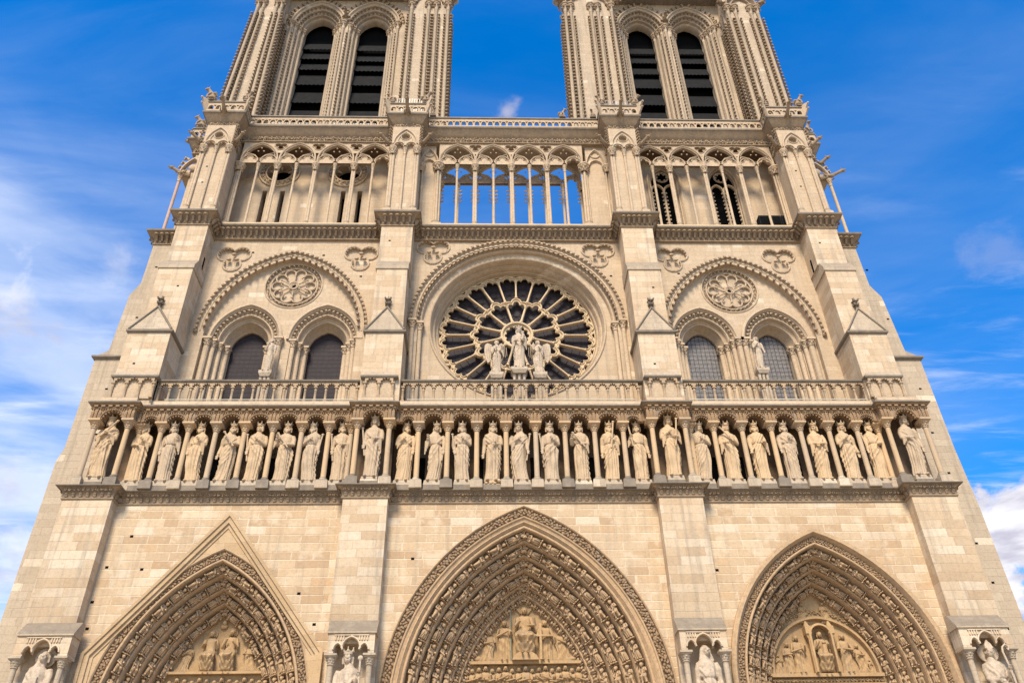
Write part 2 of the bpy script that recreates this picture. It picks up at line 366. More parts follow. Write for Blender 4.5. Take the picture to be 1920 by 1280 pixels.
def foil(cx, cz, r, k, n=8, a0=PI/2, lobe=.62):
    """k-foil outline: union of k circles around a centre"""
    rc = r*(1-lobe); rl = r*lobe; ha = PI/k; pts = []
    # lobe circle centred at distance rc, radius rl ; intersection half-angle seen from lobe centre
    # boundary between neighbours lies on the ray at angle ha from the lobe axis
    b = math.asin(min(1, rc*math.sin(ha)/rl)); phi = PI-(PI-ha-b)  # angle at lobe centre measured outwards
    phi = ha+b
    for i in range(k):
        a = a0+2*PI*i/k; ox = cx+rc*math.cos(a); oz = cz+rc*math.sin(a)
        for j in range(n+1):
            t = a-phi+2*phi*j/n
            if j == n: continue
            pts.append((ox+rl*math.cos(t), oz+rl*math.sin(t)))
    return pts
def ring_tube(m, cx, y, cz, r, rad, n=40, k=8):
    pts = [(cx+r*math.cos(2*PI*i/n), y, cz+r*math.sin(2*PI*i/n)) for i in range(n)]
    rs = []
    for i, p in enumerate(pts):
        a = 2*PI*i/n; e = Vector((math.cos(a), 0, math.sin(a))); f = Vector((0, 1, 0))
        rs.append([tuple(Vector(p)+(e*math.cos(2*PI*j/k)+f*math.sin(2*PI*j/k))*rad) for j in range(k)])
    rs.append(rs[0]); m.rows(rs, True)
def tubeXZ(m, pts, y, rad, n=6): m.tube([(x, y, z) for x, z in pts], rad, n, False)
X3 = Vector((1, 0, 0)); Y3 = Vector((0, 1, 0)); Z3 = Vector((0, 0, 1)); NY = Vector((0, -1, 0))
CATH = empty('cathedral', (0, 0, 0))
tag(CATH, 'pale limestone Gothic cathedral front with twin bell towers, rose window and three pointed portals', 'cathedral')
def part(m, name, mat, parent=None, **k): return m.build(name, mat, parent or CATH, **k)
# ================================================================ GROUND
g = MB()
g.add([(-900, -900, 0), (900, -900, 0), (900, 900, 0), (-900, 900, 0)], [(0, 1, 2, 3)])
M_GROUND = stone('plaza_paving', [(.30, .27, .23), (.36, .33, .28)], blocks=False, streak=.0, bump=.2, dirt=0)
tag(g.build('ground', M_GROUND), kind='structure')
# ================================================================ LOWER WALL + PORTALS
AL = Arch(-13.04, 9.5, 4.37, 6.75); AC = Arch(-.03, 9.6, 5.97, 8.6); AR = Arch(12.84, 10.4, 4.64, 6.65)
def hole(A, d=0, zb=.02, n=16): return A.path(d, n, zb)
w = MB()
w.plate([(-18.3, 0), (17.65, 0), (17.65, 18.46), (-18.3, 18.46)], [hole(AL, -.02), hole(AC, -.02), hole(AR, -.02)], 0, 1.0)
part(w, 'facade_wall', M_LOW)
def fig_tpl(seed, kind=0):
    """small carved figure about 1 long, feet at z=0, facing outward (+y)"""
    r = random.Random(seed); m = MB(); n = 16; rs = []
    seat = r.random() < .6; cx = r.uniform(-.03, .03)
    K = [(.0, .07, .05, .05), (.12, .09, .07, .07), (.30, .12, .10, .08), (.44, .14, .12, .07), (.52, .11, .10, .03), (.62, .13, .10, 0), (.70, .15, .09, 0), (.755, .06, .06, 0)]
    for z, rx, ry, oy in K:
        rs.append([(cx+rx*math.cos(t)*(1+.2*math.cos(5*t+z*9+seed)), oy+.08+ry*math.sin(t)*(1+.2*math.cos(6*t-z*7+seed)), z) for t in [2*PI*j/n for j in range(n)]])
    m.rows(rs, True); hx = cx+r.uniform(-.05, .05)
    kz = r.uniform(.26, .34)
    for sg in (-1, 1):
        ko = .30 if seat else .16; sp = r.uniform(.08, .14)
        m.tube([(cx+sg*.07, .12, .44), (cx+sg*sp, ko, kz+sg*.02), (cx+sg*(sp+.01), ko-.08, .12), (cx+sg*(sp+.03), ko-.04, .0)], [.085, .085, .065, .055], 7)
    for k in range(3): m.tube([(cx-.10+.09*k, .24, .36-.04*k), (cx-.12+.11*k, .20, .04)], [.03, .035], 5)
    m.blob((hx, .18, .86), (.095, .105, .115), ICO1); m.blob((hx, .12, .90), (.125, .09, .12)); m.blob((hx, .22, .79), (.05, .05, .06))
    for sg in (-1, 1):
        ax = cx+sg*r.uniform(-.02, .12); az = r.uniform(.44, .62)
        m.tube([(sg*.13+cx, .10, .69), (sg*.20+cx, .18, .54), (ax, .32, az)], [.06, .055, .045], 6)
    q = r.random()
    if q < .35: m.box(-.08, .08, .30, .36, .46, .62)
    elif q < .6: m.tube([(.17, .28, .15), (.19, .22, .88)], [.022, .022], 5)
    elif q < .8: m.tube([(-.17, .26, .3), (-.21, .12, .95)], [.03, .03], 5)
    for i in range(4): m.blob((-.19+.127*i, .13+r.uniform(0, .12), -.07+r.uniform(-.03, .02)), (.085, .12, .05))
    for i in range(3): m.blob((-.14+.14*i, .05, 1.04), (.08, .14, .045))
    return (m.v, m.f)
def bust_tpl(seed):
    r = random.Random(seed); m = MB()
    m.blob((0, .14, .30), (.26, .18, .26)); m.blob((r.uniform(-.05, .05), .26, .64), (.15, .15, .17)); m.blob((0, .2, .70), (.18, .13, .15))
    for sg in (-1, 1):
        m.tube([(sg*.2, .15, .42), (sg*.3, .3, .2), (sg*.06, .36, .3)], [.08, .07, .05], 5)
        m.blob((sg*.34, .06, .45), (.10, .06, .30))
    m.blob((0, .1, 0), (.4, .16, .10))
    return (m.v, m.f)
FIGS = [fig_tpl(i) for i in range(6)]; BUSTS = [bust_tpl(i) for i in range(3)]
def order_prof(d0, y0, w, dy):
    """roll, fillet, deep hollow where the figures stand"""
    P = []
    r = w*.13
    P += [(d0+.002, y0)]
    for k in range(6):
        a = PI*k/5; P.append((d0+r-r*math.cos(a), y0-r*.9*math.sin(a)))
    P += [(d0+2.1*r, y0+dy*.08), (d0+w*.30, y0+dy*.10), (d0+w*.31, y0+dy*.5), (d0+w*.40, y0+dy*.92), (d0+w*.62, y0+dy*1.02), (d0+w*.82, y0+dy*.98), (d0+w*.86, y0+dy*.80), (d0+w*.93, y0+dy*.74), (d0+w*.97, y0+dy*.8), (d0+w, y0+dy)]
    return P
fig_meshes = {}
def carved_mesh(key, tpl, mat):
    if key not in fig_meshes:
        me = bpy.data.meshes.new('carved_figure'); me.from_pydata(tpl[0], [], tpl[1])
        bm = bmesh.new(); bm.from_mesh(me); bmesh.ops.recalc_face_normals(bm, faces=bm.faces); bm.to_mesh(me); bm.free()
        me.materials.append(mat); me.shade_smooth(); me.set_sharp_from_angle(angle=R_(50)); fig_meshes[key] = me
    return fig_meshes[key]
fig_left = [100]
def put_fig(o3, t, out, ln, key, tpl, mat, parent, restmb, wide=1.0):
    ex = t.cross(out).normalized()*-1
    if fig_left[0] > 0 and o3.z > 10.4:
        fig_left[0] -= 1
        o = bpy.data.objects.new('carved_figure', carved_mesh(key, tpl, mat)); COL.objects.link(o); o.parent = parent
        m3 = Matrix((ex*ln*wide, out*ln, t*ln)).transposed().to_4x4(); m3.translation = o3; o.matrix_local = m3
    else:
        restmb.inst(tpl, o3, ex*wide, out, t, ln)
def portal(A, hood, fol, plainw, orders, ow, ody, busts=0, bw=.32, bdy=.25, ylist=None, label=None):
    """archivolt mouldings stepping inward; returns inner d, y"""
    P = []; d = 0.; y = -.02
    fo = MB(); rest = MB()
    root = MB()
    if hood:
        P += [(-.03, .3), (-.03, -.16), (.02, -.20), (hood*.6, -.20), (hood*.75, -.12), (hood, -.02)]; d = hood; y = 0
    else: P += [(-.05, .3), (-.05, -.10), (-.01, -.12), (.03, -.08)]; d = .03
    # foliage band
    P += [(d+.01, y+.06), (d+fol-.02, y+.10), (d+fol, y-.02)]
    for i, (x, z, t, nn) in enumerate(A.along(d+fol*.5, fol*.72, 7)):
        T = FOL[i % 4]; a = random.uniform(0, 6.3); ex = t*math.cos(a)+nn*math.sin(a); ez = nn*math.cos(a)-t*math.sin(a)
        fo.inst(T, (x, y+.09, z), ex, NY, ez, fol*.95)
    d += fol
    if plainw:
        P += [(d+.03, y-.05), (d+.07, y-.04), (d+.1, y+.02), (d+plainw*.55, y+.05), (d+plainw*.6, y+.0), (d+plainw*.7, y-.02), (d+plainw*.8, y+.03), (d+plainw, y+.12)]; d += plainw; y += .12
    figs = []
    for k in range(orders):
        P += order_prof(d, y, ow, ody)
        figs.append((d+ow*.60, y+ody*.80, ow, 'f', k)); d += ow; y += ody
    for k in range(busts):
        P += order_prof(d, y, bw, bdy)
        figs.append((d+bw*.60, y+bdy*.72, bw, 'b', k)); d += bw; y += bdy
    P += [(d+.01, y), (d+.01, y+.3)]
    pm = MB(); pm.sweep(lambda dd: A.path(dd, 18, .02), P)
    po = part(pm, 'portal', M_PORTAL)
    if label: po['label'] = label
    part(fo, 'foliage_band', M_CANOPY, po)
    for (fd, fy, fw, ty, k) in figs:
        ln = (fw*1.85 if ty == 'f' else fw*1.08); stp = ln*1.10 if ty == 'f' else ln*1.05
        for i, (x, z, t, nn) in enumerate(A.along(fd, stp)):
            out = (NY*.75+nn*.66).normalized(); out = (out-t*out.dot(t)).normalized()
            base = Vector((x, fy, z))-t*ln*.42
            if ty == 'f': ki = (i*5+k*3) % 6; put_fig(base, t, out, ln, ('f', ki), FIGS[ki], M_PORTAL, po, rest, .98)
            else: ki = (i+k) % 3; put_fig(base, t, out, ln*1.05, ('b', ki), BUSTS[ki], M_PORTAL, po, rest, .95)
        # carved keystone cluster at the apex of each order
        R = A.R-fd; za = A.z0+math.sqrt(max(0, R*R-A.c**2))
        rest.inst(FOL[k % 4], (A.cx, fy-.02, za-.02), X3, NY, Z3, fw*.9)
    if rest.v:
        o = part(rest, 'carved_figures', M_PORTAL, po); o['kind'] = 'stuff'
    return po, d, y
def rfig(m, x, z, h, y, kind='stand', flip=1, seed=0, wide=1.0):
    """relief figure on a tympanum"""
    r = random.Random(seed); n = 40
    if kind == 'stand': K = [(0, .17, .10, 0), (.25, .15, .11, 0), (.5, .15, .12, 0), (.60, .12, .11, 0), (.72, .15, .11, 0), (.775, .14, .09, 0), (.83, .045, .05, 0)]
    elif kind == 'seat': K = [(0, .20, .12, .02), (.05, .21, .14, .04), (.22, .20, .15, .10), (.34, .215, .17, .15), (.39, .21, .16, .12), (.44, .19, .14, .04), (.50, .15, .12, 0), (.58, .13, .11, 0), (.70, .155, .11, 0), (.775, .14, .09, 0), (.83, .045, .05, 0)]
    else: K = [(0, .30, .12, 0), (.06, .27, .13, 0), (.14, .18, .13, 0), (.30, .15, .12, 0), (.45, .16, .12, 0), (.60, .13, .11, 0), (.74, .145, .10, 0), (.78, .11, .08, 0), (.83, .045, .05, 0)]
    rs = []; NZ = 30; ph = r.uniform(0, 6)
    for i in range(NZ+1):
        z_ = .83*i/NZ; rx, ry, oy = K[-1][1:]
        for (a, b) in zip(K[:-1], K[1:]):
            if z_ <= b[0]:
                t = (z_-a[0])/(b[0]-a[0]); t = t*t*(3-2*t); rx, ry, oy = [a[k]+(b[k]-a[k])*t for k in (1, 2, 3)]; break
        lo = 1 if z_ < .5 else max(0, 1-(z_-.5)*8)
        sh = -flip*(.26*max(0, .5-z_)) if kind == 'kneel' else 0
        row = []
        for j in range(n):
            t = 2*PI*j/n; c_, s_ = math.cos(t), math.sin(t)
            f = math.cos(13*t+ph+z_*3)*.10+math.cos(8*t+ph*2-z_*5)*.07
            if kind == 'seat': f = f*.5+.10*math.sin(40*z_-6*abs(c_)*2+ph)*(1 if z_ < .4 else 0)+ (.16*(abs(c_)**.7)-.10)*(1 if .1 < z_ < .42 else .3)
            f += .10*math.sin(26*(z_+c_*.16*flip)+ph)*(1 if .2 < z_ < .62 else .2)
            row.append((x+h*(sh+rx*wide*c_*(1+f*.3)), y-h*(oy+ry*(.5+.5*s_)*(1+f*lo*.9)), z+h*z_))
        rs.append(row)
    m.rows(rs, True)
    m.blob((x, y-.09*h, z+.895*h), (.055*h, .065*h, .075*h), ICO1); m.blob((x, y-.06*h, z+.915*h), (.072*h, .055*h, .075*h), ICO1)
    m.tube([(x, y-.15*h, z+.91*h), (x, y-.16*h, z+.885*h)], [.008*h, .012*h], 5)
    for sg in (-1, 1):
        m.blob((x+sg*.055*h, y-.06*h, z+.865*h), (.022*h, .03*h, .05*h))
        ez = r.uniform(.54, .6); hx = flip*.12+sg*.04 if kind != 'seat' else sg*r.uniform(.06, .16); hz = r.uniform(.56, .72)
        m.tube([(x+sg*.13*h, y-.07*h, z+.745*h), (x+sg*.17*h, y-.11*h, z+ez*h), (x+hx*h, y-.2*h, z+hz*h)], [.045*h, .042*h, .024*h], 8)
        m.blob((x+hx*h, y-.21*h, z+hz*h), (.024*h, .02*h, .028*h))
        if kind != 'kneel': m.blob((x+sg*.06*h, y-.16*h-(.06*h if kind == 'seat' else 0), z+.012*h), (.03*h, .06*h, .02*h))
def halo(m, x, z, r, y):
    m.prismy = None; pts = circ(x, z, r, 20); m.plate(pts, [], y-.05, y)
# ---- centre portal
pc, dC, yC = portal(AC, 0, .38, .38, 4, .45, .42, 2, .32, .25, label='tall central portal arch carved with many rows of figures')
pl, dL, yL = portal(AL, 0, .33, 0, 4, .41, .46, label='left portal arch under a plain triangular gable')
pr, dR, yR = portal(AR, .28, .28, 0, 4, .38, .46, label='right portal arch with a broad plain hood')
def tymp(A, d, y, zl, po):
    t = MB(); p = [q for q in A.path(d, 16) if q[1] > zl]; xr = max(q[0] for q in p)+.35
    t.plate([(2*A.cx-xr, 6.2)]+[(2*A.cx-xr, zl-.01)]+[(x, z) for x, z in A.path(d-.02, 16) if z > zl]+[(xr, zl-.01), (xr, 6.2)], [], y+.05, y+.6)
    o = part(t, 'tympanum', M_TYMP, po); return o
# centre relief
o = tymp(AC, dC, yC, 9.65, pc); m = MB(); y = yC+.05; z1 = 12.05
m.box(-2.42, 2.36, y-.26, y, z1-.12, z1); m.box(-2.75, 2.7, y-.2, y, 10.25, 10.4)
halo(m, -.03, 14.28, .27, y); m.plate([(-.36, 14.3), (-.2, 14.12), (.14, 14.12), (.3, 14.3), (.3, 14.36), (-.36, 14.36)], [], y-.09, y)
rfig(m, -.03, z1+.25, 2.1, y-.1, 'seat', 1, 3, .95)
m.plate([(-.6, z1), (-.5, z1+.2), (-.3, z1+.32), (.25, z1+.32), (.45, z1+.2), (.55, z1)], [], y-.45, y)
rfig(m, -.92, z1+.02, 1.78, y, 'stand', 1, 5); halo(m, -.92, z1+1.62, .2, y)
rfig(m, .86, z1+.02, 1.78, y, 'stand', -1, 8); halo(m, .86, z1+1.62, .2, y)
rfig(m, -1.55, z1+.02, 1.35, y, 'kneel', 1, 9, 1); rfig(m, 1.5, z1+.02, 1.35, y, 'kneel', -1, 11, 1)
m.blob((-2.05, y-.05, z1+.14), (.2, .12, .14), ICO1); m.blob((2.0, y-.05, z1+.12), (.2, .12, .12), ICO1)
m.box(.60, .70, y-.42, y-.34, z1+.02, z1+1.55); m.box(.34, 1.02, y-.425, y-.345, z1+.98, z1+1.07)
for sg in (-1, 1):
    m.tube([(-.03+sg*.34, y-.25, z1+1.75), (-.03+sg*.46, y-.3, z1+1.5), (-.03+sg*.42, y-.42, z1+1.78)], [.08, .075, .05], 6)
for i in range(17):
    x = -2.3+4.55*i/16
    if i == 8: rfig(m, x, z1-1.68, 1.55, y-.02, 'stand', 1, 77)
    else: rfig(m, x, z1-1.60, 1.36+.06*((i*7) % 3), y, 'stand', 1 if i < 8 else -1, i, .8)
tag(part(m, 'relief', M_TYMP, o), 'seated figure between standing angels and kneeling figures, one holding a cross')
b = MB(); b.tube([(-.62, y-.16, z1), (-.64, y-.16, z1+2.25)], .028, 6); part(b, 'lance_rod', M_VERD, o)
# left relief
o = tymp(AL, dL, yL, 9.55, pl); m = MB(); y = yL+.05; z1 = 11.62; cx = -13.0
m.box(cx-2.05, cx+2.0, y-.25, y, z1-.1, z1); m.box(cx-2.2, cx+2.2, y-.18, y, 9.9, 10.05)
rfig(m, cx-.42, z1, 1.75, y, 'seat', 1, 21, .8); rfig(m, cx+.42, z1, 1.8, y, 'seat', -1, 22, .8)
halo(m, cx-.42, z1+1.6, .2, y); halo(m, cx+.42, z1+1.65, .2, y)
rfig(m, cx-1.3, z1, 1.2, y, 'kneel', 1, 23); rfig(m, cx+1.25, z1, 1.2, y, 'kneel', -1, 24)
m.blob((cx-.0, y-.1, z1+2.05), (.1, .1, .13), ICO1); m.blob((cx-.02, y-.06, z1+1.9), (.16, .08, .12), ICO1)
for i in range(13):
    rfig(m, cx-1.85+3.7*i/12, z1-1.5, 1.2+.06*((i*5) % 3), y, 'stand', 1 if i < 6 else -1, 30+i, .9)
tag(part(m, 'relief', M_TYMP, o), 'two seated crowned figures between kneeling angels')
# right relief
o = tymp(AR, dR, yR, 10.45, pr); m = MB(); y = yR+.05; z1 = 11.3; cx = 12.78
AI = Arch(cx, z1, 2.36, 2.45)
m.sweep(lambda dd: AI.path(dd, 14), [(0, y), (0, y-.16), (.05, y-.2), (.12, y-.2), (.16, y-.1), (.16, y)])
m.box(cx-2.45, cx+2.4, y-.26, y, z1-.14, z1)
for i in range(30): m.inst(FOL[i % 4], (cx-2.3+4.6*i/29, y-.1, z1-.26), X3, NY, Z3, .17)
m.box(cx-2.45, cx+2.4, y-.2, y, z1-.46, z1-.38)
rfig(m, cx, z1+.05, 1.75, y-.05, 'seat', 1, 41, .8); m.tube([(cx+.05, y-.35, z1+.75), (cx+.05, y-.36, z1+1.15)], [.13, .1], 8); m.blob((cx+.05, y-.38, z1+1.24), .085, ICO1)
AK = Arch(cx, z1+1.55, .42, .42); m.sweep(lambda dd: AK.path(dd, 8, z1+.02), [(-.09, y), (-.09, y-.4), (0, y-.42), (0, y)])
for sg in (-1, 1):
    m.tube([(cx+sg*.5, y-.3, z1), (cx+sg*.5, y-.3, z1+1.5)], .05, 8); m.taper(cx+sg*.5, y-.25, z1+1.45, .07, .07, z1+1.62, .13, .12)
    m.box(cx+sg*.5-.13, cx+sg*.5+.13, y-.4, y, z1+1.62, z1+1.95); m.taper(cx+sg*.5, y-.2, z1+1.95, .12, .12, z1+2.2, .03, .03)
for xx, hh, kk, fl, sd_ in ((-1.05, 1.65, 'stand', 1, 42), (-1.5, 1.35, 'stand', 1, 43), (-1.95, .85, 'kneel', 1, 44), (1.0, 1.7, 'stand', -1, 45), (1.55, 1.25, 'kneel', -1, 46), (1.98, .6, 'kneel', -1, 47)):
    rfig(m, cx+xx, z1+.02, hh, y, kk, fl, sd_, .9)
for sg in (-1, 1): rfig(m, cx+sg*.48, z1+2.15, .95, y, 'kneel', -sg, 50+sg, 1.2)
for i, (x, z, t, nn) in enumerate(AI.along(-.22, .2)): m.inst(FOL[i % 4], (x, y, z), t, NY, nn, .2)
for i in range(14): rfig(m, cx-2.1+4.2*i/13, z1-1.6, 1.1, y, 'stand', 1, 60+i, .9)
tag(part(m, 'relief', M_TYMP, o), 'enthroned figure under a round canopy inside a smaller half-round arch')
for (A, d, y, po) in ((AC, dC, yC, pc), (AL, dL, yL, pl), (AR, dR, yR, pr)):
    xr = A.w-d+.3
    for sg in (-1, 1):
        q = MB(); x0, x1 = sorted((A.cx+sg*.25, A.cx+sg*xr)); q.box(x0, x1, y+.5, y+.62, 0.05, 6.1)
        for k in range(7): q.box(x0+.03, x1-.03, y+.46, y+.5, .5+k*.85, .62+k*.85)
        part(q, 'door', M_WOOD, po)
    q = MB(); q.box(A.cx-.26, A.cx+.26, y+.2, y+.62, 0, 6.2); part(q, 'central_pier', M_PORTAL, po)
# gable over the left portal
gm = MB()
def stripe(m, a, b, wd, y0, y1):
    a = Vector((a[0], a[1])); b = Vector((b[0], b[1])); t = (b-a).normalized(); n = Vector((t.y, -t.x))*wd
    m.plate([tuple(a), tuple(b), tuple(b+n), tuple(a+n)], [], y0, y1)
ap = (-13.04, 17.95); gl = (-17.85, 11.85); gr = (-8.27, 11.85)
def gband(m, o, wd, y0, y1):
    # closed chevron band offset inward by o with width wd
    def ch(k):
        sl = Vector((ap[0]-gl[0], ap[1]-gl[1])); L_ = sl.length; dz = k*L_/sl.x
        return [(gl[0]+k, 0), (gl[0]+k, gl[1]-k*.25), (ap[0], ap[1]-dz), (gr[0]-k, gr[1]-k*.25), (gr[0]-k, 0)]
    a = ch(o); b = ch(o+wd); m.plate(a+b[::-1], [], y0, y1)
gband(gm, 0, .13, -.27, .05); gband(gm, .13, .19, -.21, .05); gband(gm, .32, .14, -.13, .05)
part(gm, 'portal_gable', M_GABLE)
gp = MB(); kk = .42; sl = Vector((ap[0]-gl[0], ap[1]-gl[1])); dz = kk*sl.length/sl.x
gp.plate([(gl[0]+kk, .02), (gl[0]+kk, gl[1]-.1), (ap[0], ap[1]-dz), (gr[0]-kk, gr[1]-.1), (gr[0]-kk, .02)], [hole(AL, -.03, .04)], -.09, .03)
part(gp, 'gable_panel', M_GABLE)
# ================================================================ PUTLOG HOLES + small set
# ================================================================ CORNICES (plan sweeps)
def plan_path(dy_wall, dy_pier, px, y_side, hw=1.02, y_ret=None):
    """px: four pier centres; returns path around the front, y = wall plane / pier plane"""
    a = [(px[0][0]-.0, y_side)] if y_side is not None else []
    pts = a+[(px[0][0], dy_pier), (px[0][1], dy_pier), (px[0][1], dy_wall)]
    for i in (1, 2): pts += [(px[i][0], dy_wall), (px[i][0], dy_pier), (px[i][1], dy_pier), (px[i][1], dy_wall)]
    pts += [(px[3][0], dy_wall), (px[3][0], dy_pier), (px[3][1], dy_pier)]
    if y_side is not None: pts += [(px[3][1], y_side)]
    return pts
def deco(m, pts, spacing, tpl, off, z, k, jitter=0, ez=Z3, zig=False):
    c = 0
    for i in range(len(pts)-1):
        a = Vector(pts[i]); b = Vector(pts[i+1]); t = b-a; L_ = t.length
        if L_ < .15: continue
        t.normalize(); out = Vector((t.y, -t.x)); n = max(1, round((L_)/spacing))
        for j in range(n):
            p = a+t*(L_*(j+.5)/n)+out*off; c += 1
            T = tpl[c % len(tpl)] if isinstance(tpl, list) else tpl
            e = Vector((t.x, t.y, 0)); o3 = Vector((out.x, out.y, 0)); zz_ = ez
            if jitter:
                an = random.uniform(-jitter, jitter); e2 = e*math.cos(an)+Z3*math.sin(an); zz_ = Z3*math.cos(an)-e*math.sin(an); e = e2
            m.inst(T, (p.x, p.y, z), e, o3, zz_, k)
PX0 = [(-20.4, -18.22), (-8.12, -6.08), (6.03, 8.05), (17.55, 19.68)]
# kings' course, z 18.4 - 18.98
def cornice(name, pts, prof, decos, mat=M_FRIEZE, slab=None, label=None):
    m = MB(); m.plan(pts, prof); o = part(m, name, mat)
    if label: o['label'] = label
    if decos:
        d = MB()
        for a in decos: deco(d, pts, *a)
        part(d, 'carved_frieze', mat, o)
    if slab:
        s = MB(); s.plan(pts, slab); part(s, 'ledge', M_WEATH, o)
    return o
PP0 = plan_path(0, -.6, PX0, 4.0)
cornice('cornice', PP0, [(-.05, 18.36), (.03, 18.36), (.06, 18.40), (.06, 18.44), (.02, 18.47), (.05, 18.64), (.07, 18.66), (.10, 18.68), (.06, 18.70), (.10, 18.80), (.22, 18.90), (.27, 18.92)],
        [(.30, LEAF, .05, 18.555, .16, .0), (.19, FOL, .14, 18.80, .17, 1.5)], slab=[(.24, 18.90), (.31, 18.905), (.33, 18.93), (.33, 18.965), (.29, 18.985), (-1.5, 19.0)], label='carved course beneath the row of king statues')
# ================================================================ BUTTRESSES
def finial(m, x, y, z, s=1.0):
    m.lathe(x, y, [(.07*s, z), (.06*s, z+.14*s), (.11*s, z+.18*s), (.06*s, z+.23*s), (.055*s, z+.42*s), (.10*s, z+.48*s), (.07*s, z+.6*s), (.02*s, z+.88*s), (0, z+.9*s)], 8)
    for zz_, r in ((.30, .17), (.58, .22)):
        for k in range(4):
            a = PI/4+k*PI/2; e = Vector((math.cos(a), math.sin(a), 0))
            m.blob(Vector((x, y, z+zz_*s))+e*r*s*.6, (.11*s, .11*s, .06*s)); m.blob(Vector((x, y, z+(zz_+.07)*s))+e*r*s, (.055*s, .055*s, .07*s))
LOW = [(-20.37, -18.22), (-8.09, -6.1), (6.04, 8.03), (17.57, 19.66)]
ST1 = [(-19.98, -17.85), (-7.93, -5.98), (6.12, 8.05), (17.25, 19.2)]
ST2 = [(-19.6, -17.76), (-7.76, -6.08), (6.14, 7.92), (17.18, 18.88)]
ST3 = [(-19.5, -17.72), (-7.8, -6.0), (6.12, 7.95), (17.05, 18.8)]
ST4 = [(-19.37, -17.6), (-7.67, -5.97), (6.03, 7.77), (16.93, 18.7)]
NICHE = [(-20.1, -18.0), (-7.95, -6.12), (6.05, 7.93), (17.45, 19.5)]
BLAB = ['leftmost buttress at the corner of the front', 'second buttress between left and central portals', 'third buttress between central and right portals', 'rightmost buttress at the corner of the front']
BUT = []
for i in range(4):
    m = MB(); x0, x1 = LOW[i]
    m.prismx([(1.2, 12.2), (-.35, 12.2), (-.6, 12.95), (-.6, 18.4), (1.2, 18.4)], x0, x1)
    m.box(x0, x1, -.30, 1.2, 0, 12.2)
    m.box(x0, x1, -1.0, -.30, 0, 7.2)
    b = part(m, 'buttress', M_PIER); b['label'] = BLAB[i]; BUT.append(b)
    # niche canopy block, sloping cap, three little pointed arches
    n0, n1 = NICHE[i]; xc = (n0+n1)/2; hw = (n1-n0)/2; yf = -1.05
    m = MB()
    m.prismx([(-.35, 12.3), (yf-.06, 12.3), (yf-.06, 12.36), (-.6, 12.95), (-.35, 12.95)], n0-.06, n1+.06)
    c = part(m, 'niche_cap', M_GREY, b)
    m = MB(); ao = []; 
    A1 = Arch(xc, 11.72, .34, .42); A2 = Arch(xc-.52, 11.66, .16, .24); A3 = Arch(xc+.52, 11.66, .16, .24)
    low = [(xc-hw, 12.3), (xc-hw, 11.5), (xc-.70, 11.5)]+[(xc-.68, 11.55)]+A2.path(0, 5)+[(xc-.355, 11.60)]+A1.path(0, 6)+[(xc+.355, 11.60)]+A3.path(0, 5)+[(xc+.68, 11.55), (xc+.70, 11.5), (xc+hw, 11.5), (xc+hw, 12.3)]
    m.plate(low, [], yf, yf+.18); m.box(n0, n1, yf+.18, -.3, 11.95, 12.3)
    m.box(n0, n0+.28, yf+.18, -.3, 11.5, 11.95); m.box(n1-.28, n1, yf+.18, -.3, 11.5, 11.95)
    for a in (A1, A2, A3): m.sweep(lambda dd: a.path(dd, 6), [(-.06, yf), (-.06, yf-.05), (-.01, yf-.06), (.02, yf-.02), (.02, yf+.1)])
    for k in range(13):
        xx = xc-.62+k*1.24/12
        if abs(xx-xc) > .3: m.box(xx-.025, xx+.025, yf-.04, yf, 12.03, 12.20)
    m.box(xc-.68, xc+.68, yf-.05, yf, 12.2, 12.24)
    part(m, 'niche_canopy', M_PIER, b)
    for sx in (n0+.16, n1-.16):
        m = MB(); m.lathe(sx, yf+.14, [(.2, 7.2), (.2, 7.35), (.13, 7.5), (.115, 7.6), (.115, 11.08), (.15, 11.1), (.13, 11.14), (.2, 11.36)], 12)
        m.taper(sx, yf+.14, 11.36, .20, .20, 11.42, .24, .24); m.box(sx-.25, sx+.25, yf-.12, yf+.38, 11.42, 11.5)
        for k in range(8):
            a = k*PI/4; m.blob((sx+.15*math.cos(a), yf+.14+.15*math.sin(a), 11.3), (.06, .06, .06)); m.blob((sx+.12*math.cos(a+.4), yf+.14+.12*math.sin(a+.4), 11.2), (.05, .05, .05))
        part(m, 'niche_column', M_GREY, b)
    m = MB(); m.box(n0, n1, -1.1, -.3, 7.2, 7.45); part(m, 'niche_ledge', M_WEATH, b)
    # stage behind the kings
    m = MB(); m.box(x0+.1, x1-.1, .55, 1.6, 18.4, 23.2); part(m, 'shaft', M_BACK_SHADED, b)
    # stage 1 with gablet
    x0, x1 = ST1[i]; m = MB()
    m.box(x0, x1, -.3, 2.6, 23.1, 27.82)
    part(m, 'shaft', M_PIER, b)
    m = MB(); xs0, xs1 = x0-.12, x1+.12
    m.plan([(xs0+.12, 2.2), (xs0+.12, -.3), (xs1-.12, -.3), (xs1-.12, 2.2)], [(0, 27.80), (.04, 27.82), (.11, 27.86), (.12, 27.97), (.05, 28.03), (-.4, 28.16)])
    part(m, 'ledge', M_WEATH, b)
    xc = (x0+x1)/2; m = MB()
    # weathered little gable roof leaning back against the shaft
    A_ = (x0-.02, -.36, 28.0); B_ = (x1+.02, -.36, 28.0); T_ = (xc, -.16, 29.62); T2 = (xc, .12, 29.62); A2_ = (x0-.02, .12, 28.0); B2_ = (x1+.02, .12, 28.0)
    m.add([A_, B_, T_, T2, A2_, B2_], [(0, 1, 2), (0, 2, 3, 4), (1, 5, 3, 2), (0, 4, 5, 1), (4, 3, 5)])
    gb = part(m, 'gablet', M_GREY, b)
    m = MB()
    for P_ in (A_, B_):
        v = Vector(P_); t = Vector(T_); m.tube([v+Vector((0, -.02, .02)), t+Vector((0, -.02, .02))], .055, 5)
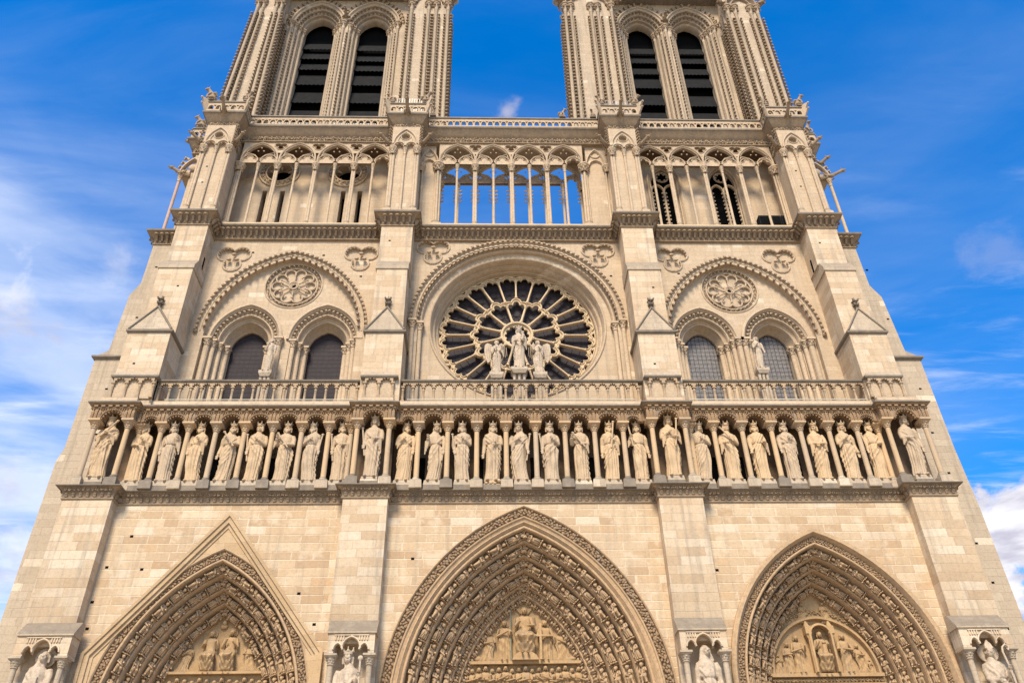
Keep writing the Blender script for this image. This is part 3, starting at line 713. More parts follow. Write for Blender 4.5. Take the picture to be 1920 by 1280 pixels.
    finial(m, xc, -.1, 29.6, .95); part(m, 'finial', M_WEATH, gb)
    # stage 2
    x0, x1 = ST2[i]; m = MB(); m.box(x0, x1, 0, 2.6, 27.9, 32.45)
    part(m, 'shaft', M_PIER, b)
    m = MB(); m.prismx([(2.2, 32.43), (-.0, 32.43), (-.06, 32.47), (-.06, 32.74), (-.02, 32.76), (.34, 33.35), (2.2, 33.35)], x0-.06, x1+.06)
    part(m, 'set_off', M_GREY, b)
    x0, x1 = ST3[i]; m = MB(); m.box(x0, x1, .33, 2.6, 33.2, 36.1); part(m, 'shaft', M_PIER, b)
    x0, x1 = ST4[i]; m = MB(); m.box(x0, x1, .33, 3.4, 36.9, 44.7); part(m, 'shaft', M_UP, b)
# little dark square putlog holes and narrow slits
h = MB()
def hole_at(x, y, z, s=.07): h.box(x-s, x+s, y-.004, y+.05, z-s*.8, z+s*.8)
for x, y, z in [(-17.2, 0, 16.9), (-17.9, 0, 15.5), (-16.4, 0, 15.4), (-18.1, 0, 14.0), (-18.0, 0, 12.9), (-16.1, 0, 14.1), (-9.6, 0, 14.3), (-8.8, 0, 13.0), (-4.9, 0, 15.8), (8.3, 0, 15.2),
                (-15.3, 1.6, 35.1), (-16.1, 1.6, 33.2), (-11.2, 1.6, 34.9), (-14.9, 1.95, 33.9), (-15.1, 1.95, 32.1), (-10.4, 1.95, 33.9), (-10.2, 1.95, 32.3), (-8.9, 1.6, 33.3), (-13.2, 1.95, 31.0), (9.4, 1.6, 33.6), (10.4, 1.95, 32.2), (5.45, 1.6, 33.4), (-16.0, 3.5, 40.2), (-13.2, 3.5, 40.6), (-17.1, 3.5, 41.0), (-11.6, 3.5, 42.0)]: hole_at(x, y, z)
for i in range(4):
    for (sx, z) in ((.35, 25.9), (.7, 31.2), (.3, 34.9)):
        if (i+int(z)) % 2: x0, x1 = (ST1 if z < 27 else ST2 if z < 32 else ST3)[i]; hole_at(x0+(x1-x0)*sx, (-.3 if z < 27 else 0 if z < 32 else .33), z, .06)
for i in (0, 3):
    for z in (39.6, 41.0): hole_at((ST4[i][0]+ST4[i][1])/2-.3, .33, z, .06)
h.box(-17.722, -17.70, .9, 1.05, 33.2, 34.1); h.box(17.03, 17.052, .9, 1.05, 33.2, 34.1)
part(h, 'putlog_holes', M_DARK)
# ================================================================ GALLERY OF KINGS
m = MB(); m.box(-20.1, 19.5, 1.25, 1.7, 18.4, 23.3); part(m, 'gallery_back_wall', M_BACK_SHADED)
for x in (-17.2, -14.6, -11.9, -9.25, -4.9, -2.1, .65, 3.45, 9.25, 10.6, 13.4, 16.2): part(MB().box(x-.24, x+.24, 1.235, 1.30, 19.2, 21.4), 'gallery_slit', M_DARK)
colsB = [-17.05, -15.77, -14.48, -13.14, -11.82, -10.46, -9.18, -4.94, -3.55, -2.17, -.78, .63, 2.03, 3.45, 4.83, 9.21, 10.58, 12.0, 13.41, 14.8, 16.18]
colsP = [-20.05, -18.5, -7.8, -6.3, 6.17, 7.76, 17.55, 19.4]
def king_col(x, y):
    m = MB(); n = 14
    m.lathe(x, y, [(.125, 19.58), (.122, 20.6), (.115, 22.02)], n)
    c = part(m, 'gallery_column', M_KCOL)
    m = MB(); m.taper(x, y, 18.98, .29, .30, 19.36, .27, .28); m.taper(x, y, 19.36, .27, .28, 19.42, .23, .24); m.lathe(x, y, [(.21, 19.42), (.22, 19.47), (.17, 19.5), (.16, 19.54), (.17, 19.57), (.13, 19.60)], n)
    part(m, 'base', M_WEATH if random.random() < .35 else M_GREY, c)
    m = MB(); m.lathe(x, y, [(.13, 22.0), (.15, 22.03), (.13, 22.06), (.15, 22.18), (.2, 22.28), (.22, 22.32)], n)
    for k in range(8):
        a = k*PI/4+.2; m.blob((x+.17*math.cos(a), y+.17*math.sin(a), 22.26), (.07, .07, .05)); m.blob((x+.14*math.cos(a+.4), y+.14*math.sin(a+.4), 22.14), (.05, .05, .06))
    m.taper(x, y, 22.32, .22, .22, 22.36, .27, .28); m.box(x-.28, x+.28, y-.3, y+.34, 22.36, 22.45)
    part(m, 'capital', M_KCOL, c)
for x in colsB: king_col(x, -.18)
for x in colsP: king_col(x, -.5)
for x in (-18.12, -8.15, 8.1, 17.3): king_col(x, -.02)
# canopy: lobed arches between the columns
def lobed(cx, z0, r, k=9, amp=.065):
    pts = []
    n = k*4
    for i in range(n+1):
        a = PI-PI*i/n; rr = r+(amp if (i % 4) in (1, 2, 3) else -amp*.9); rr = r+amp*math.sin(PI*((i % 4)/4.0))*1.6-amp*.6
        pts.append((cx+rr*math.cos(a), z0+max(0, rr*math.sin(a)*.95)))
    return pts
def canopy(cols, x0, x1, y0, z0=22.45, z1=22.99, thick=.16):
    m = MB(); low = [(x0, z1), (x0, z0)]
    for a, b in zip(cols[:-1], cols[1:]):
        cx = (a+b)/2; r = min((b-a)/2-.27, .42); l = lobed(cx, z0, r)
        low += [(cx-r-.02, z0)]+l[1:-1]+[(cx+r+.02, z0)]
    low += [(x1, z0), (x1, z1)]
    m.plate(low, [], y0, y0+thick)
    for a, b in zip(cols[:-1], cols[1:]):
        cx = (a+b)/2; r = min((b-a)/2-.27, .42)
        m.sweep(lambda dd: [(cx+(r+dd)*math.cos(PI-PI*i/14), z0+(r+dd)*math.sin(PI-PI*i/14)*.95) for i in range(15)], [(.09, y0), (.09, y0-.05), (.13, y0-.06), (.15, y0)])
        for sg in (-1, 1):   # vault behind each arch
            pass
        m.rows([[(cx+(r+.03)*math.cos(PI-PI*i/10), yy, z0+(r+.03)*math.sin(PI-PI*i/10)) for i in range(11)] for yy in (y0+thick, y0+.75)])
    # tiny carved towers and windows above each column
    for c in cols:
        for k in (-1, 0, 1):
            xx = c+k*.17
            if xx < x0+.03 or xx > x1-.03: continue
            m.box(xx-.06, xx+.06, y0-.06, y0, z0+.03, z0+.34+.08*(k == 0)); m.taper(xx, y0-.03, z0+.34+.08*(k == 0), .07, .035, z0+.46+.06*(k == 0), .01, .01)
            for q in range(2): m.box(xx-.035+q*.045, xx-.012+q*.045, y0-.075, y0-.06, z0+.1, z0+.26)
    n = int((x1-x0)/.11)
    for k in range(n):
        xx = x0+(k+.5)*(x1-x0)/n
        m.box(xx-.022, xx+.022, y0-.05, y0, z1-.10, z1-.02)
    return m
segs = [([-18.12]+colsB[:7]+[-8.15], -18.3, -7.9, -.36), ([-5.95]+colsB[7:15]+[5.85], -6.1, 6.1, -.36), ([8.1]+colsB[15:]+[17.3], 7.85, 17.5, -.36)]
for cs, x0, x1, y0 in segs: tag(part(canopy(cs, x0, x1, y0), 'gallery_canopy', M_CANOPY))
for a, b in ((-20.05, -18.5), (-7.8, -6.3), (6.17, 7.76), (17.55, 19.4)):
    m = canopy([a, b], a-.22, b+.22, -.72, thick=.16)
    m.box(a-.22, a+.12, -.56, .3, 22.45, 22.99); m.box(b-.12, b+.22, -.56, .3, 22.45, 22.99)
    part(m, 'gallery_canopy', M_CANOPY)
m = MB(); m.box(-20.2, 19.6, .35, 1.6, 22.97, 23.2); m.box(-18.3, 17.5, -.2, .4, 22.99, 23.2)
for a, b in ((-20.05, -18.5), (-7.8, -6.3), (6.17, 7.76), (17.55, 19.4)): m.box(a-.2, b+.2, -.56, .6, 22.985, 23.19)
part(m, 'gallery_ceiling', M_BACK_SHADED)
PX1 = [(-20.27, -18.28), (-8.02, -6.08), (5.95, 7.98), (17.33, 19.62)]
PP1 = plan_path(-.36, -.72, PX1, 1.8)
MODI = (lambda m: (m.v, m.f))(MB().box(-.09, .09, 0, .12, -.04, .04))
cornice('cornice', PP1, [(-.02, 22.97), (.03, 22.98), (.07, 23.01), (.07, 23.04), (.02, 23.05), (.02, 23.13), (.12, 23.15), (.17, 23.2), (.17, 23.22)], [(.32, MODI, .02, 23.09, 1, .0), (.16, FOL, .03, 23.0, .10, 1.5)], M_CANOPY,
        slab=[(.15, 23.21), (.21, 23.215), (.23, 23.24), (.23, 23.29), (.16, 23.34), (-.13, 23.54)], label='cornice above the row of king statues')
m = MB(); m.plan(PP1, [(-.12, 23.45), (-.12, 23.70), (-.16, 23.76), (-.6, 23.78)]); part(m, 'balustrade_plinth', M_CARVE)
# ================================================================ BALUSTRADE
def trefoil_head(cx, z0, hw, h, n=5):
    """points left to right of a cusped trefoil arch opening"""
    out = [(cx-hw, z0)]
    for (ox, oz, r, a0, a1) in ((-.52, .18, .46, 200, 75), (0, .56, .44, 165, 15), (.52, .18, .46, 105, -20)):
        for i in range(n+1):
            a = R_(a0+(a1-a0)*i/n); out.append((cx+hw*(ox+r*math.cos(a)), z0+max(.0, h*(oz+r*math.sin(a)))))
    out.append((cx+hw, z0)); return out
def balusters(x0, x1, n, y, root, zb=23.8, zt=25.05, solid=False):
    p = (x1-x0)/n; z0 = 24.65
    low = [(x0, zt-.12), (x0, z0)]
    for i in range(n): cx = x0+p*(i+.5); low += [(cx-.175*p/.5, z0)]+lobed(cx, z0, .175*p/.5, 5, .05)[1:-1]+[(cx+.175*p/.5, z0)]
    low += [(x1, z0), (x1, zt-.12)]
    m = MB(); m.plate(low, [], y-.09, y+.09)
    part(m, 'balustrade_arcade', M_BAL, root)
    for i in range(n+1):
        x = x0+p*i; m = MB(); m.box(x-.085, x+.085, y-.085, y+.085, zb, zb+.1)
        m.lathe(x, y, [(.075, zb+.1), (.08, zb+.13), (.062, zb+.17), (.058, zb+.62), (.07, zb+.64), (.06, zb+.66), (.075, zb+.78), (.085, zb+.8)], 8); m.box(x-.09, x+.09, y-.1, y+.1, zb+.8, zb+.87)
        part(m, 'baluster', M_BAL, root)
    if solid:
        m = MB(); m.box(x0-.05, x1+.05, y+.05, y+.3, zb, zt-.12); part(m, 'balustrade_panel', M_CARVE, root)
BAL = part(MB().box(-20.0, 19.4, -.14, .26, 23.76, 23.80), 'balustrade', M_GREY); BAL['label'] = 'arcaded stone balustrade above the row of king statues'
balusters(-17.75, -8.1, 19, 0.0, BAL); balusters(-5.85, 5.85, 23, 0.0, BAL); balusters(8.15, 17.25, 18, .0, BAL)
for a, b in ((-19.85, -17.9), (-7.68, -6.3), (6.35, 7.75), (17.35, 19.0)):
    balusters(a, b, 3 if a in (-19.85, 17.35) else 2, -.42, BAL, zt=25.1, solid=True)
PX2 = [(-19.95, -17.8), (-7.85, -6.13), (6.18, 7.92), (17.28, 19.1)]
m = MB(); m.plan(plan_path(-.1, -.5, PX2, 1.5), [(-.15, 24.90), (.0, 24.90), (.05, 24.93), (.07, 24.96), (.07, 25.03), (.03, 25.06), (-.28, 25.09), (-.28, 24.92)]); part(m, 'rail', M_WEATH, BAL)
for i, (a, b) in enumerate(PX2):
    m = MB(); m.taper((a+b)/2, -.3, 25.05, (b-a)/2, .22, 25.3, (b-a)/2-.15, .14); part(m, 'coping', M_GREY, BAL)
# ================================================================ UPPER WALL
U1 = 1.6
BL = Arch(-12.87, 29.4, 4.62, 5.78); BR = Arch(12.42, 29.2, 4.5, 5.72); RZ = 30.15
TREF = [(-16.35, 34.68), (-9.03, 34.78), (-4.86, 35.30), (4.83, 35.10), (9.15, 34.78), (15.5, 34.72)]
def tref(cx, cz, r=1.0): return foil(cx, cz, r*1.04, 3, 9, -PI/2, .50)
m = MB()
hl = [(q[0], q[1]) for q in BL.path(.5, 18, 23.3)]; hr = [(q[0], q[1]) for q in BR.path(.5, 18, 23.3)]
RA = Arch(0, RZ, 5.5, 5.5)
m.plate([(-18, 23.2), (17.6, 23.2), (17.6, 36.1), (-18, 36.1)], [hl, hr, RA.path(0, 24, 23.3)]+[tref(x, z, .93) for x, z in TREF], U1, U1+.35)
part(m, 'facade_wall', M_UP)
for k, (x, z) in enumerate(TREF):
    m = MB(); P = tref(x, z, 1.0); P.append(P[0]); m.tube([(a, U1-.02, b) for a, b in P], .055, 6, False)
    for j in range(3):
        a = PI/2+2*PI*j/3; ex = x+.26*math.cos(a); ez = z+.26*math.sin(a)
        m.blob((ex, U1+.0, ez), (.12, .12, .12)); m.blob((ex-.07, U1-.08, ez-.05), .07); m.blob((ex+.07, U1-.08, ez-.03), .07)
    for j in range(3):
        a0 = -PI/2+2*PI*j/3
        for q in range(7):
            a = a0-1.5+3*q/6; cx = x+.48*math.cos(a0); cz = z+.48*math.sin(a0); m.blob((cx+.46*math.cos(a), U1+.0, cz+.46*math.sin(a)), .055)
    tr_ = part(m, 'trefoil', M_CARVE); part(MB().box(x-1.0, x+1.0, U1+.16, U1+.36, z-1.1, z+1.0), 'trefoil_panel', M_UP, tr_)
# ---- side bays
BLK = (lambda m: (m.v, m.f))(MB().hexa([(-.5,0,-.5),(.5,0,-.5),(.4,.45,-.35),(-.4,.45,-.35)], [(-.5,0,.5),(.5,0,.5),(.35,.6,.45),(-.35,.6,.45)]).blob((0,.55,.2),(.3,.2,.3)))
def crocket_arch(m, A, d, y, spacing, k, tpl=None):
    for i, (x, z, t, nn) in enumerate(A.along(d, spacing)): m.inst(tpl or CROCK, (x, y, z), -nn if tpl is None else t, NY, t if tpl is None else nn, k)
def win_arch(cx, z0, w, h, y, rv, mat_glass, nbars):
    A = Arch(cx, z0, w, h, True); m = MB(); s = w/1.99
    P = [(-.02, y+.25), (-.02, y-.08), (.05*s, y-.12), (.13*s, y-.12), (.17*s, y-.02), (.22*s, y+.02), (.26*s, y+.18), (.42*s, y+.24), (.46*s, y+.20), (.5*s, y+.14), (.55*s, y+.13), (.6*s, y+.2), (.62*s, y+.34), (.70*s, y+.42), (.74*s, y+.38), (.79*s, y+.42), (.81*s, y+.5), (.95*s, y+.95), (1.0*s, y+1.0), (1.0*s, y+1.3)]
    m.sweep(lambda dd: A.path(dd, 16), P)
    root = part(m, 'window', M_CARVE)
    m = MB(); crocket_arch(m, A, .34*s, y+.20, .26, .26); part(m, 'crocket_band', M_CARVE, root)
    # jamb steps down to the floor
    m = MB()
    for sg in (-1, 1):
        pts = [(-.0, y), (.24*s, y), (.24*s, y+.3), (.52*s, y+.3), (.52*s, y+.62), (.80*s, y+.62), (1.0*s, y+1.0), (1.0*s, y+1.3)]
        m.rows([[(cx+sg*(w-d), yy, zz_) for d, yy in pts] for zz_ in (23.3, z0+.01)])
    part(m, 'jamb', M_UP, root)
    for sg in (-1, 1):
        for d, yy in ((.02, -.08), (.30*s, .12), (.56*s, .44), (.84*s, .76)):
            if d < .1 and abs(cx+sg*w-(-12.7)) < .4 and sg < 0: continue
            x = cx+sg*(w-d-.06); q = MB(); Y_ = y+yy; r = .125 if d > .1 else .15
            q.lathe(x, Y_, [(r*1.5, 23.4), (r*1.5, 23.75), (r, 23.85), (r, 28.52), (r*1.25, 28.55), (r*1.05, 28.6), (r*1.2, 28.72), (r*1.6, 28.88)], 10)
            for k in range(6):
                a = k*PI/3; q.blob((x+r*1.35*math.cos(a), Y_+r*1.35*math.sin(a), 28.82), (.065, .065, .06)); q.blob((x+r*1.15*math.cos(a+.5), Y_+r*1.15*math.sin(a+.5), 28.70), (.05, .05, .05))
            q.box(x-r*1.65, x+r*1.65, Y_-r*1.7, Y_+r*1.7, 28.90, z0+.03)
            part(q, 'jamb_shaft', M_CARVE, root)
    gy = y+1.12; hw = w-1.0*s; q = MB(); q.plate(A.path(1.0*s-.03, 10, 23.3), [], gy, gy+.05); part(q, 'glass', mat_glass, root)
    q = MB(); zt = z0+.3
    for k in range(nbars+1):
        x = cx-hw+2*hw*k/nbars; Ai = Arch(cx, z0, hw, h*hw/w); xx = abs(x-cx); zz_ = z0+math.sqrt(max(0, Ai.R**2-(xx+Ai.c)**2)); q.box(x-.011, x+.011, gy-.004, gy, 23.3, zz_)
    A0 = A; A = Arch(cx, z0, hw, h*hw/w); k = 0; zz_ = 23.6
    while zz_ < z0+A.h:
        R = A.R; hx = hw if zz_ < z0 else max(0, math.sqrt(max(0, R*R-(zz_-z0)**2))-A.c)
        if hx > .05: q.box(cx-hx, cx+hx, gy-.006, gy, zz_-(.014 if k % 3 == 0 else .010), zz_+(.014 if k % 3 == 0 else .010))
        zz_ += .27; k += 1
    ring = Arch(cx, z0, hw-.07, h*hw/w-.07).path(0, 10, 23.3); q.tube([(a, gy-.02, b) for a, b in ring], .02, 5, False)
    part(q, 'lead_grid', M_LEAD, root)
    return root
def rosette(cx, cz, r, y, root):
    m = MB(); ring_tube(m, cx, y-.02, cz, r, .05, 40); ring_tube(m, cx, y+.06, cz, r*.82, .05, 40)
    for i in range(34):
        a = 2*PI*i/34; e = Vector((math.cos(a), 0, math.sin(a))); m.inst(CROCK, (cx+r*.9*math.cos(a), y+.03, cz+r*.9*math.sin(a)), e, NY, Vector((-e.z, 0, e.x)), .17)
    # ten round lobes
    for i in range(10):
        a = 2*PI*(i+.5)/10+PI/2; ox, oz = cx+r*.58*math.cos(a), cz+r*.58*math.sin(a); pts = []
        for j in range(11):
            t = a-2.0+4.0*j/10; pts.append((ox+r*.185*math.cos(t), y+.02, oz+r*.185*math.sin(t)))
        m.tube(pts, .042, 6); m.tube([(p[0], y+.07, p[2]) for p in pts], .055, 6)
        e = a+PI/10; m.blob((cx+r*.43*math.cos(e), y+.0, cz+r*.43*math.sin(e)), (.055, .06, .055)); m.blob((cx+r*.50*math.cos(e), y+.0, cz+r*.50*math.sin(e)), (.07, .07, .07))
    for i in range(6):
        a = 2*PI*i/6+PI/2; ca, sa = math.cos(a), math.sin(a)
        m.tube([(cx+r*.18*ca, y, cz+r*.18*sa), (cx+r*.52*ca, y, cz+r*.52*sa)], .04, 6); m.blob((cx+r*.52*ca, y, cz+r*.52*sa), .075); m.blob((cx+r*.24*ca, y, cz+r*.24*sa), .06)
    ring_tube(m, cx, y-.04, cz, r*.16, .045, 20); ring_tube(m, cx, y-.0, cz, r*.10, .03, 16)
    p = part(m, 'rosette', M_CARVE, root)
    q = MB(); q.plate(circ(cx, cz, r*.075, 10), [], y+.06, y+.09); part(q, 'rosette_centre', M_DARK, root)
for (A, cxs, w_, h_, rx, rz, mg, nb) in ((BL, (-14.83, -10.57), 1.99, 2.52, -12.7, 32.85, M_GLASS, 7), (BR, (10.3, 14.27), 1.9, 2.36, 12.28, 32.6, M_GLASS2, 8)):
    y2 = U1+.32; m = MB()
    m.plate([(q[0], q[1]) for q in A.path(.45, 18, 23.3)], [Arch(c, 29.0, w_, h_).path(0, 12, 23.4) for c in cxs]+[circ(rx, rz, 1.62, 32)], y2, y2+.3)
    root = part(m, 'blind_arch', M_UP)
    q = MB(); q.box(rx-1.8, rx+1.8, y2+.16, y2+.29, rz-1.8, rz+1.8); part(q, 'rosette_panel', M_UP, root)
    rosette(rx, rz, 1.62, y2+.02, root)
    q = MB(); q.sweep(lambda dd: A.path(dd, 20), [(-.03, U1+.05), (-.03, U1-.08), (.03, U1-.11), (.10, U1-.10), (.13, U1-.03), (.2, U1+.02), (.24, U1-.02), (.3, U1-.03), (.34, U1+.02), (.36, U1+.12), (.50, U1+.24), (.53, U1+.34)])
    part(q, 'archivolt', M_CARVE, root)
    q = MB(); crocket_arch(q, A, .06, U1-.08, .31, .17, BLK); crocket_arch(q, A, .45, U1+.12, .42, .34)
    for sg in (-1, 1): q.blob((A.cx+sg*(A.w-.05), U1-.08, A.z0-.05), (.14, .14, .17)); q.blob((A.cx+sg*(A.w-.05), U1-.2, A.z0-.0), (.07, .07, .08))
    part(q, 'crockets', M_FRIEZE, root)
    for c in cxs: win_arch(c, 29.0, w_, h_, y2-.02, 0, mg, nb)
# ---- rose window
m = MB(); m.plate(RA.path(.03, 24, 23.3), [circ(0, RZ, 4.9, 56)], 2.0, 2.4); part(m, 'rose_surround', M_UP)
m = MB()
full = lambda r: [(r*math.cos(2*PI*i/72), RZ+r*math.sin(2*PI*i/72)) for i in range(73)]
m.rows([[(x, y, z) for x, z in full(r)] for r, y in [(4.95, 2.05), (4.95, 1.96), (4.90, 1.93), (4.84, 1.96), (4.82, 2.04), (4.78, 2.1), (4.76, 2.4), (4.70, 2.43), (4.64, 2.40), (4.60, 2.46), (4.58, 2.75), (4.52, 2.78), (4.47, 2.75), (4.45, 2.85), (4.44, 3.3)]])
rr = part(m, 'rose_window', M_UP); rr['label'] = 'large round rose window with dark glass behind pale stone spokes'
m = MB(); m.sweep(lambda dd: RA.path(dd, 28, 29.3 if False else None), [(-.48, U1+.05), (-.48, U1-.1), (-.42, U1-.13), (-.34, U1-.12), (-.30, U1-.04), (-.26, U1-.0), (-.20, U1-.04), (-.12, U1-.05), (-.08, U1+.02), (-.05, U1+.12), (.06, U1+.2), (.10, U1+.16), (.18, U1+.16), (.22, U1+.22), (.24, U1+.42)])
part(m, 'archivolt', M_CARVE, rr)
m = MB(); crocket_arch(m, RA, -.40, U1-.10, .30, .17, BLK); crocket_arch(m, RA, .0, U1+.1, .30, .28)
for sg in (-1, 1): m.blob((sg*5.93, U1-.05, RZ-.05), (.16, .16, .2)); m.blob((sg*5.93, U1-.22, RZ+.02), (.08, .08, .09))
part(m, 'crockets', M_FRIEZE, rr)
for sg in (-1, 1):
    for x, y in ((5.78, 1.5), (5.38, 1.75)):
        q = MB(); q.lathe(sg*x, y, [(.17, 23.4), (.17, 23.7), (.12, 23.8), (.12, 29.5), (.15, 29.53), (.13, 29.58), (.15, 29.75), (.2, 29.92)], 10)
        for k in range(6): a = k*PI/3; q.blob((sg*x+.17*math.cos(a), y+.17*math.sin(a), 29.86), .07); q.blob((sg*x+.14*math.cos(a+.5), y+.14*math.sin(a+.5), 29.72), .055)
        q.box(sg*x-.22, sg*x+.22, y-.22, y+.22, 29.94, 30.08); part(q, 'jamb_shaft', M_CARVE, rr)
# tracery in polar form
def tref_r(u, r0, a, b):
    u = abs(u)
    if u < .40: return r0+a*math.sqrt(max(0, 1-(u/.42)**2))*1.0
    return r0-.12*(b/.3)+b*math.sqrt(max(0, 1-((u-.70)/.31)**2))*.8
def petal(k, n, sp0, sp1, ri, ro_fn, bottom, off=0):
    """hole outline in (x,z) for sector k of n"""
    ac = 2*PI*(k+off)/n+PI/2; ha = PI/n; pts = []
    N_ = 18
    # head, left to right
    for i in range(N_+1):
        u = -1+2*i/N_; r = ro_fn(u); th = ac+ha*u*(1-sp1/(r*ha)); pts.append((r*math.cos(th), RZ+r*math.sin(th)))
    for i in range(7):
        u = 1-2*i/6; th0 = ac+ha*u; r = bottom(th0); th = ac+ha*u*(1-sp0/(r*ha)); pts.append((r*math.cos(th), RZ+r*math.sin(th)))
    return pts
inner_head = lambda u: tref_r(u, 2.18, .30, .26)
outer_head = lambda u: tref_r(u, 4.03, .25, .24)
def inner_scallop(th):
    t = ((th-PI/2)/(2*PI/12)+.5) % 1.0; u = (t-.5)*2; return inner_head(u*.93)+.20
yT = 3.0; m = MB(); outer = circ(0, RZ, 4.47, 72)
inner_holes = [petal(k, 12, .045, .06, 0, inner_head, lambda t: .92) for k in range(12)]
outer_holes = [petal(k, 24, .04, .05, 0, outer_head, lambda t: inner_scallop(t)+.02, .5) for k in range(24)]
hub = foil(0, RZ, .70, 12, 4, PI/2, .22)
rim = []
for k in range(24):
    a = 2*PI*k/24+PI/2
    rim.append([(4.40*math.cos(a-.045), RZ+4.40*math.sin(a-.045)), (4.40*math.cos(a+.045), RZ+4.40*math.sin(a+.045)), (4.22*math.cos(a), RZ+4.22*math.sin(a))])
m.plate(outer, inner_holes+outer_holes+[hub]+rim, yT, yT+.13)
part(m, 'tracery', M_ROSE, rr)
m = MB()
for hls, rad, yy in ((inner_holes, .045, yT-.02), (outer_holes, .035, yT-.02)):
    for hl_ in hls:
        P = hl_[:19]; m.tube([(x, yy, z) for x, z in P], rad, 6, False)
        # outer roll a little larger than the opening
P = [((inner_scallop(t)-.05)*math.cos(t), yT-.04, RZ+(inner_scallop(t)-.05)*math.sin(t)) for t in [2*PI*i/240 for i in range(241)]]; m.tube(P, .05, 6, False)
P = [(r*math.cos(t), yT-.04, RZ+r*math.sin(t)) for t, r in [(2*PI*i/384, outer_head((((2*PI*i/384-PI/2)/(2*PI/24)) % 1-.5)*2*.93)+.12) for i in range(385)]]; m.tube(P, .04, 6, False)
ring_tube(m, 0, yT-.06, RZ, .86, .075, 40); ring_tube(m, 0, yT+.02, RZ, .76, .05, 40)
part(m, 'tracery_moulding', M_ROSE, rr)
for n, r0, r1, rad, off in ((12, .90, 2.16, .062, .5), (24, 2.52, 3.97, .052, 0)):
    for k in range(n):
        a = 2*PI*(k+off)/n+PI/2; e = Vector((math.cos(a), 0, math.sin(a)))
        if n == 24: r0 = inner_scallop(a)+.0
        o = Vector((0, yT-.04, RZ)); q = MB()
        q.tube([o+e*(r0), o+e*(r0+.1), o+e*(r0+.12), o+e*(r0+.2), o+e*(r0+.22), o+e*(r1-.2), o+e*(r1-.18), o+e*(r1-.13), o+e*(r1)], [rad*1.7, rad*1.7, rad*1.2, rad*1.2, rad, rad, rad*1.5, rad*1.1, rad*1.9], 8)
        part(q, 'spoke', M_ROSE, rr)
m = MB(); m.plate(circ(0, RZ, 4.5, 48), [], yT+.32, yT+.36); part(m, 'glass', M_GLASS, rr)
m = MB()
for k in range(24):
    a = 2*PI*(k+.5)/24+PI/2
    for r in (2.95, 3.45, 3.85): ring_tube(m, r*math.cos(a), yT+.30, RZ+r*math.sin(a), .2 if r < 3.8 else .13, .012, 14, 4)
for k in range(12):
    a = 2*PI*k/12+PI/2
    for r, q in ((1.35, .16), (1.85, .24)): ring_tube(m, r*math.cos(a), yT+.30, RZ+r*math.sin(a), q, .012, 14, 4)
for r in (1.1, 1.6, 2.1, 2.7, 3.2, 3.65, 4.05): ring_tube(m, 0, yT+.30, RZ, r, .012, 72, 4)
part(m, 'lead_grid', M_LEAD, rr)
# floor of the walkway
m = MB(); m.box(-18, 17.6, .1, 3.6, 23.19, 23.35); part(m, 'walkway', M_GREY)
# ================================================================ LATERAL BUTTRESSES (turned to the sides)
for sg, X0, dz in ((-1, -17.9, 0), (1, 17.3, -.2)):
    # outline in x,z of the side buttress seen edge on; y from 2 back
    if sg < 0: O = [(-24.2, 0), (-23.4, 12.8), (-22.85, 17.0), (-22.77, 21.6), (-22.5, 22.5), (-22.55, 27.9), (-21.95, 27.9), (-21.85, 31.9), (-21.75, 32.2), (-21.38, 33.1), (-21.36, 36.1)]
    else: O = [(23.6, 0), (22.75, 12.8), (22.45, 17.0), (22.3, 19.05), (22.0, 22.2), (22.02, 27.9), (21.3, 27.9), (21.12, 31.9), (21.05, 32.2), (20.62, 33.1), (20.55, 36.1)]
    if sg < 0: O = [(-22.72, 0), (-22.72, 21.7), (-22.52, 22.4), (-22.5, 27.85), (-21.95, 27.85), (-21.8, 32.2), (-21.38, 33.1), (-21.36, 36.1)]
    else: O = [(22.42, 0), (22.2, 19.0), (22.05, 22.3), (21.98, 27.85), (21.35, 27.85), (21.1, 32.2), (20.62, 33.1), (20.55, 36.1)]
    m = MB(); m.plate([(X0, 0)]+O+[(X0, 36.1)], [], 2.0, 4.6)
    b = part(m, 'side_buttress', M_GREY); b['label'] = 'stepped side buttress standing out to the '+('left' if sg < 0 else 'right')+' of the front'
    e0 = sg*22.52 if sg < 0 else 22.0
    m = MB(); m.plan([(X0, 1.98), (e0+sg*.02, 1.98), (e0+sg*.02, 4.6)] if sg > 0 else [(e0+sg*.02, 4.6), (e0+sg*.02, 1.98), (X0, 1.98)], [(0, 27.76), (.03, 27.78), (.1, 27.84), (.13, 27.86), (.13, 27.96), (.05, 28.0), (-.2, 28.05)]); part(m, 'ledge', M_WEATH, b)
    m = MB(); i0 = 21.9 if sg < 0 else 21.3
    m.add([(e0, 2.0, 28.0), (e0, 4.4, 28.0), (sg*(i0-.1), 3.2, 29.75), (sg*(i0-.4), 3.2, 29.75), (sg*(i0-.2), 2.0, 28.0), (sg*(i0-.2), 4.4, 28.0)], [(0, 2, 1), (0, 4, 3, 2), (1, 2, 3, 5)])
    gb = part(m, 'gablet', M_GREY, b)
    m = MB(); finial(m, sg*(i0-.02), 3.2, 29.6, .9); part(m, 'finial', M_WEATH, gb)
    m = MB()
    for z, xx in ((13.2, .9), (15.3, .8), (17.2, .9), (20.9, 1.0), (23.2, 1.1), (25.9, .9), (30.6, 1.3), (34.3, 1.5)): m.box(sg*(22.3-xx)-.07, sg*(22.3-xx)+.07, 1.996, 2.04, z-.05, z+.05)
    part(m, 'putlog_holes', M_DARK, b)
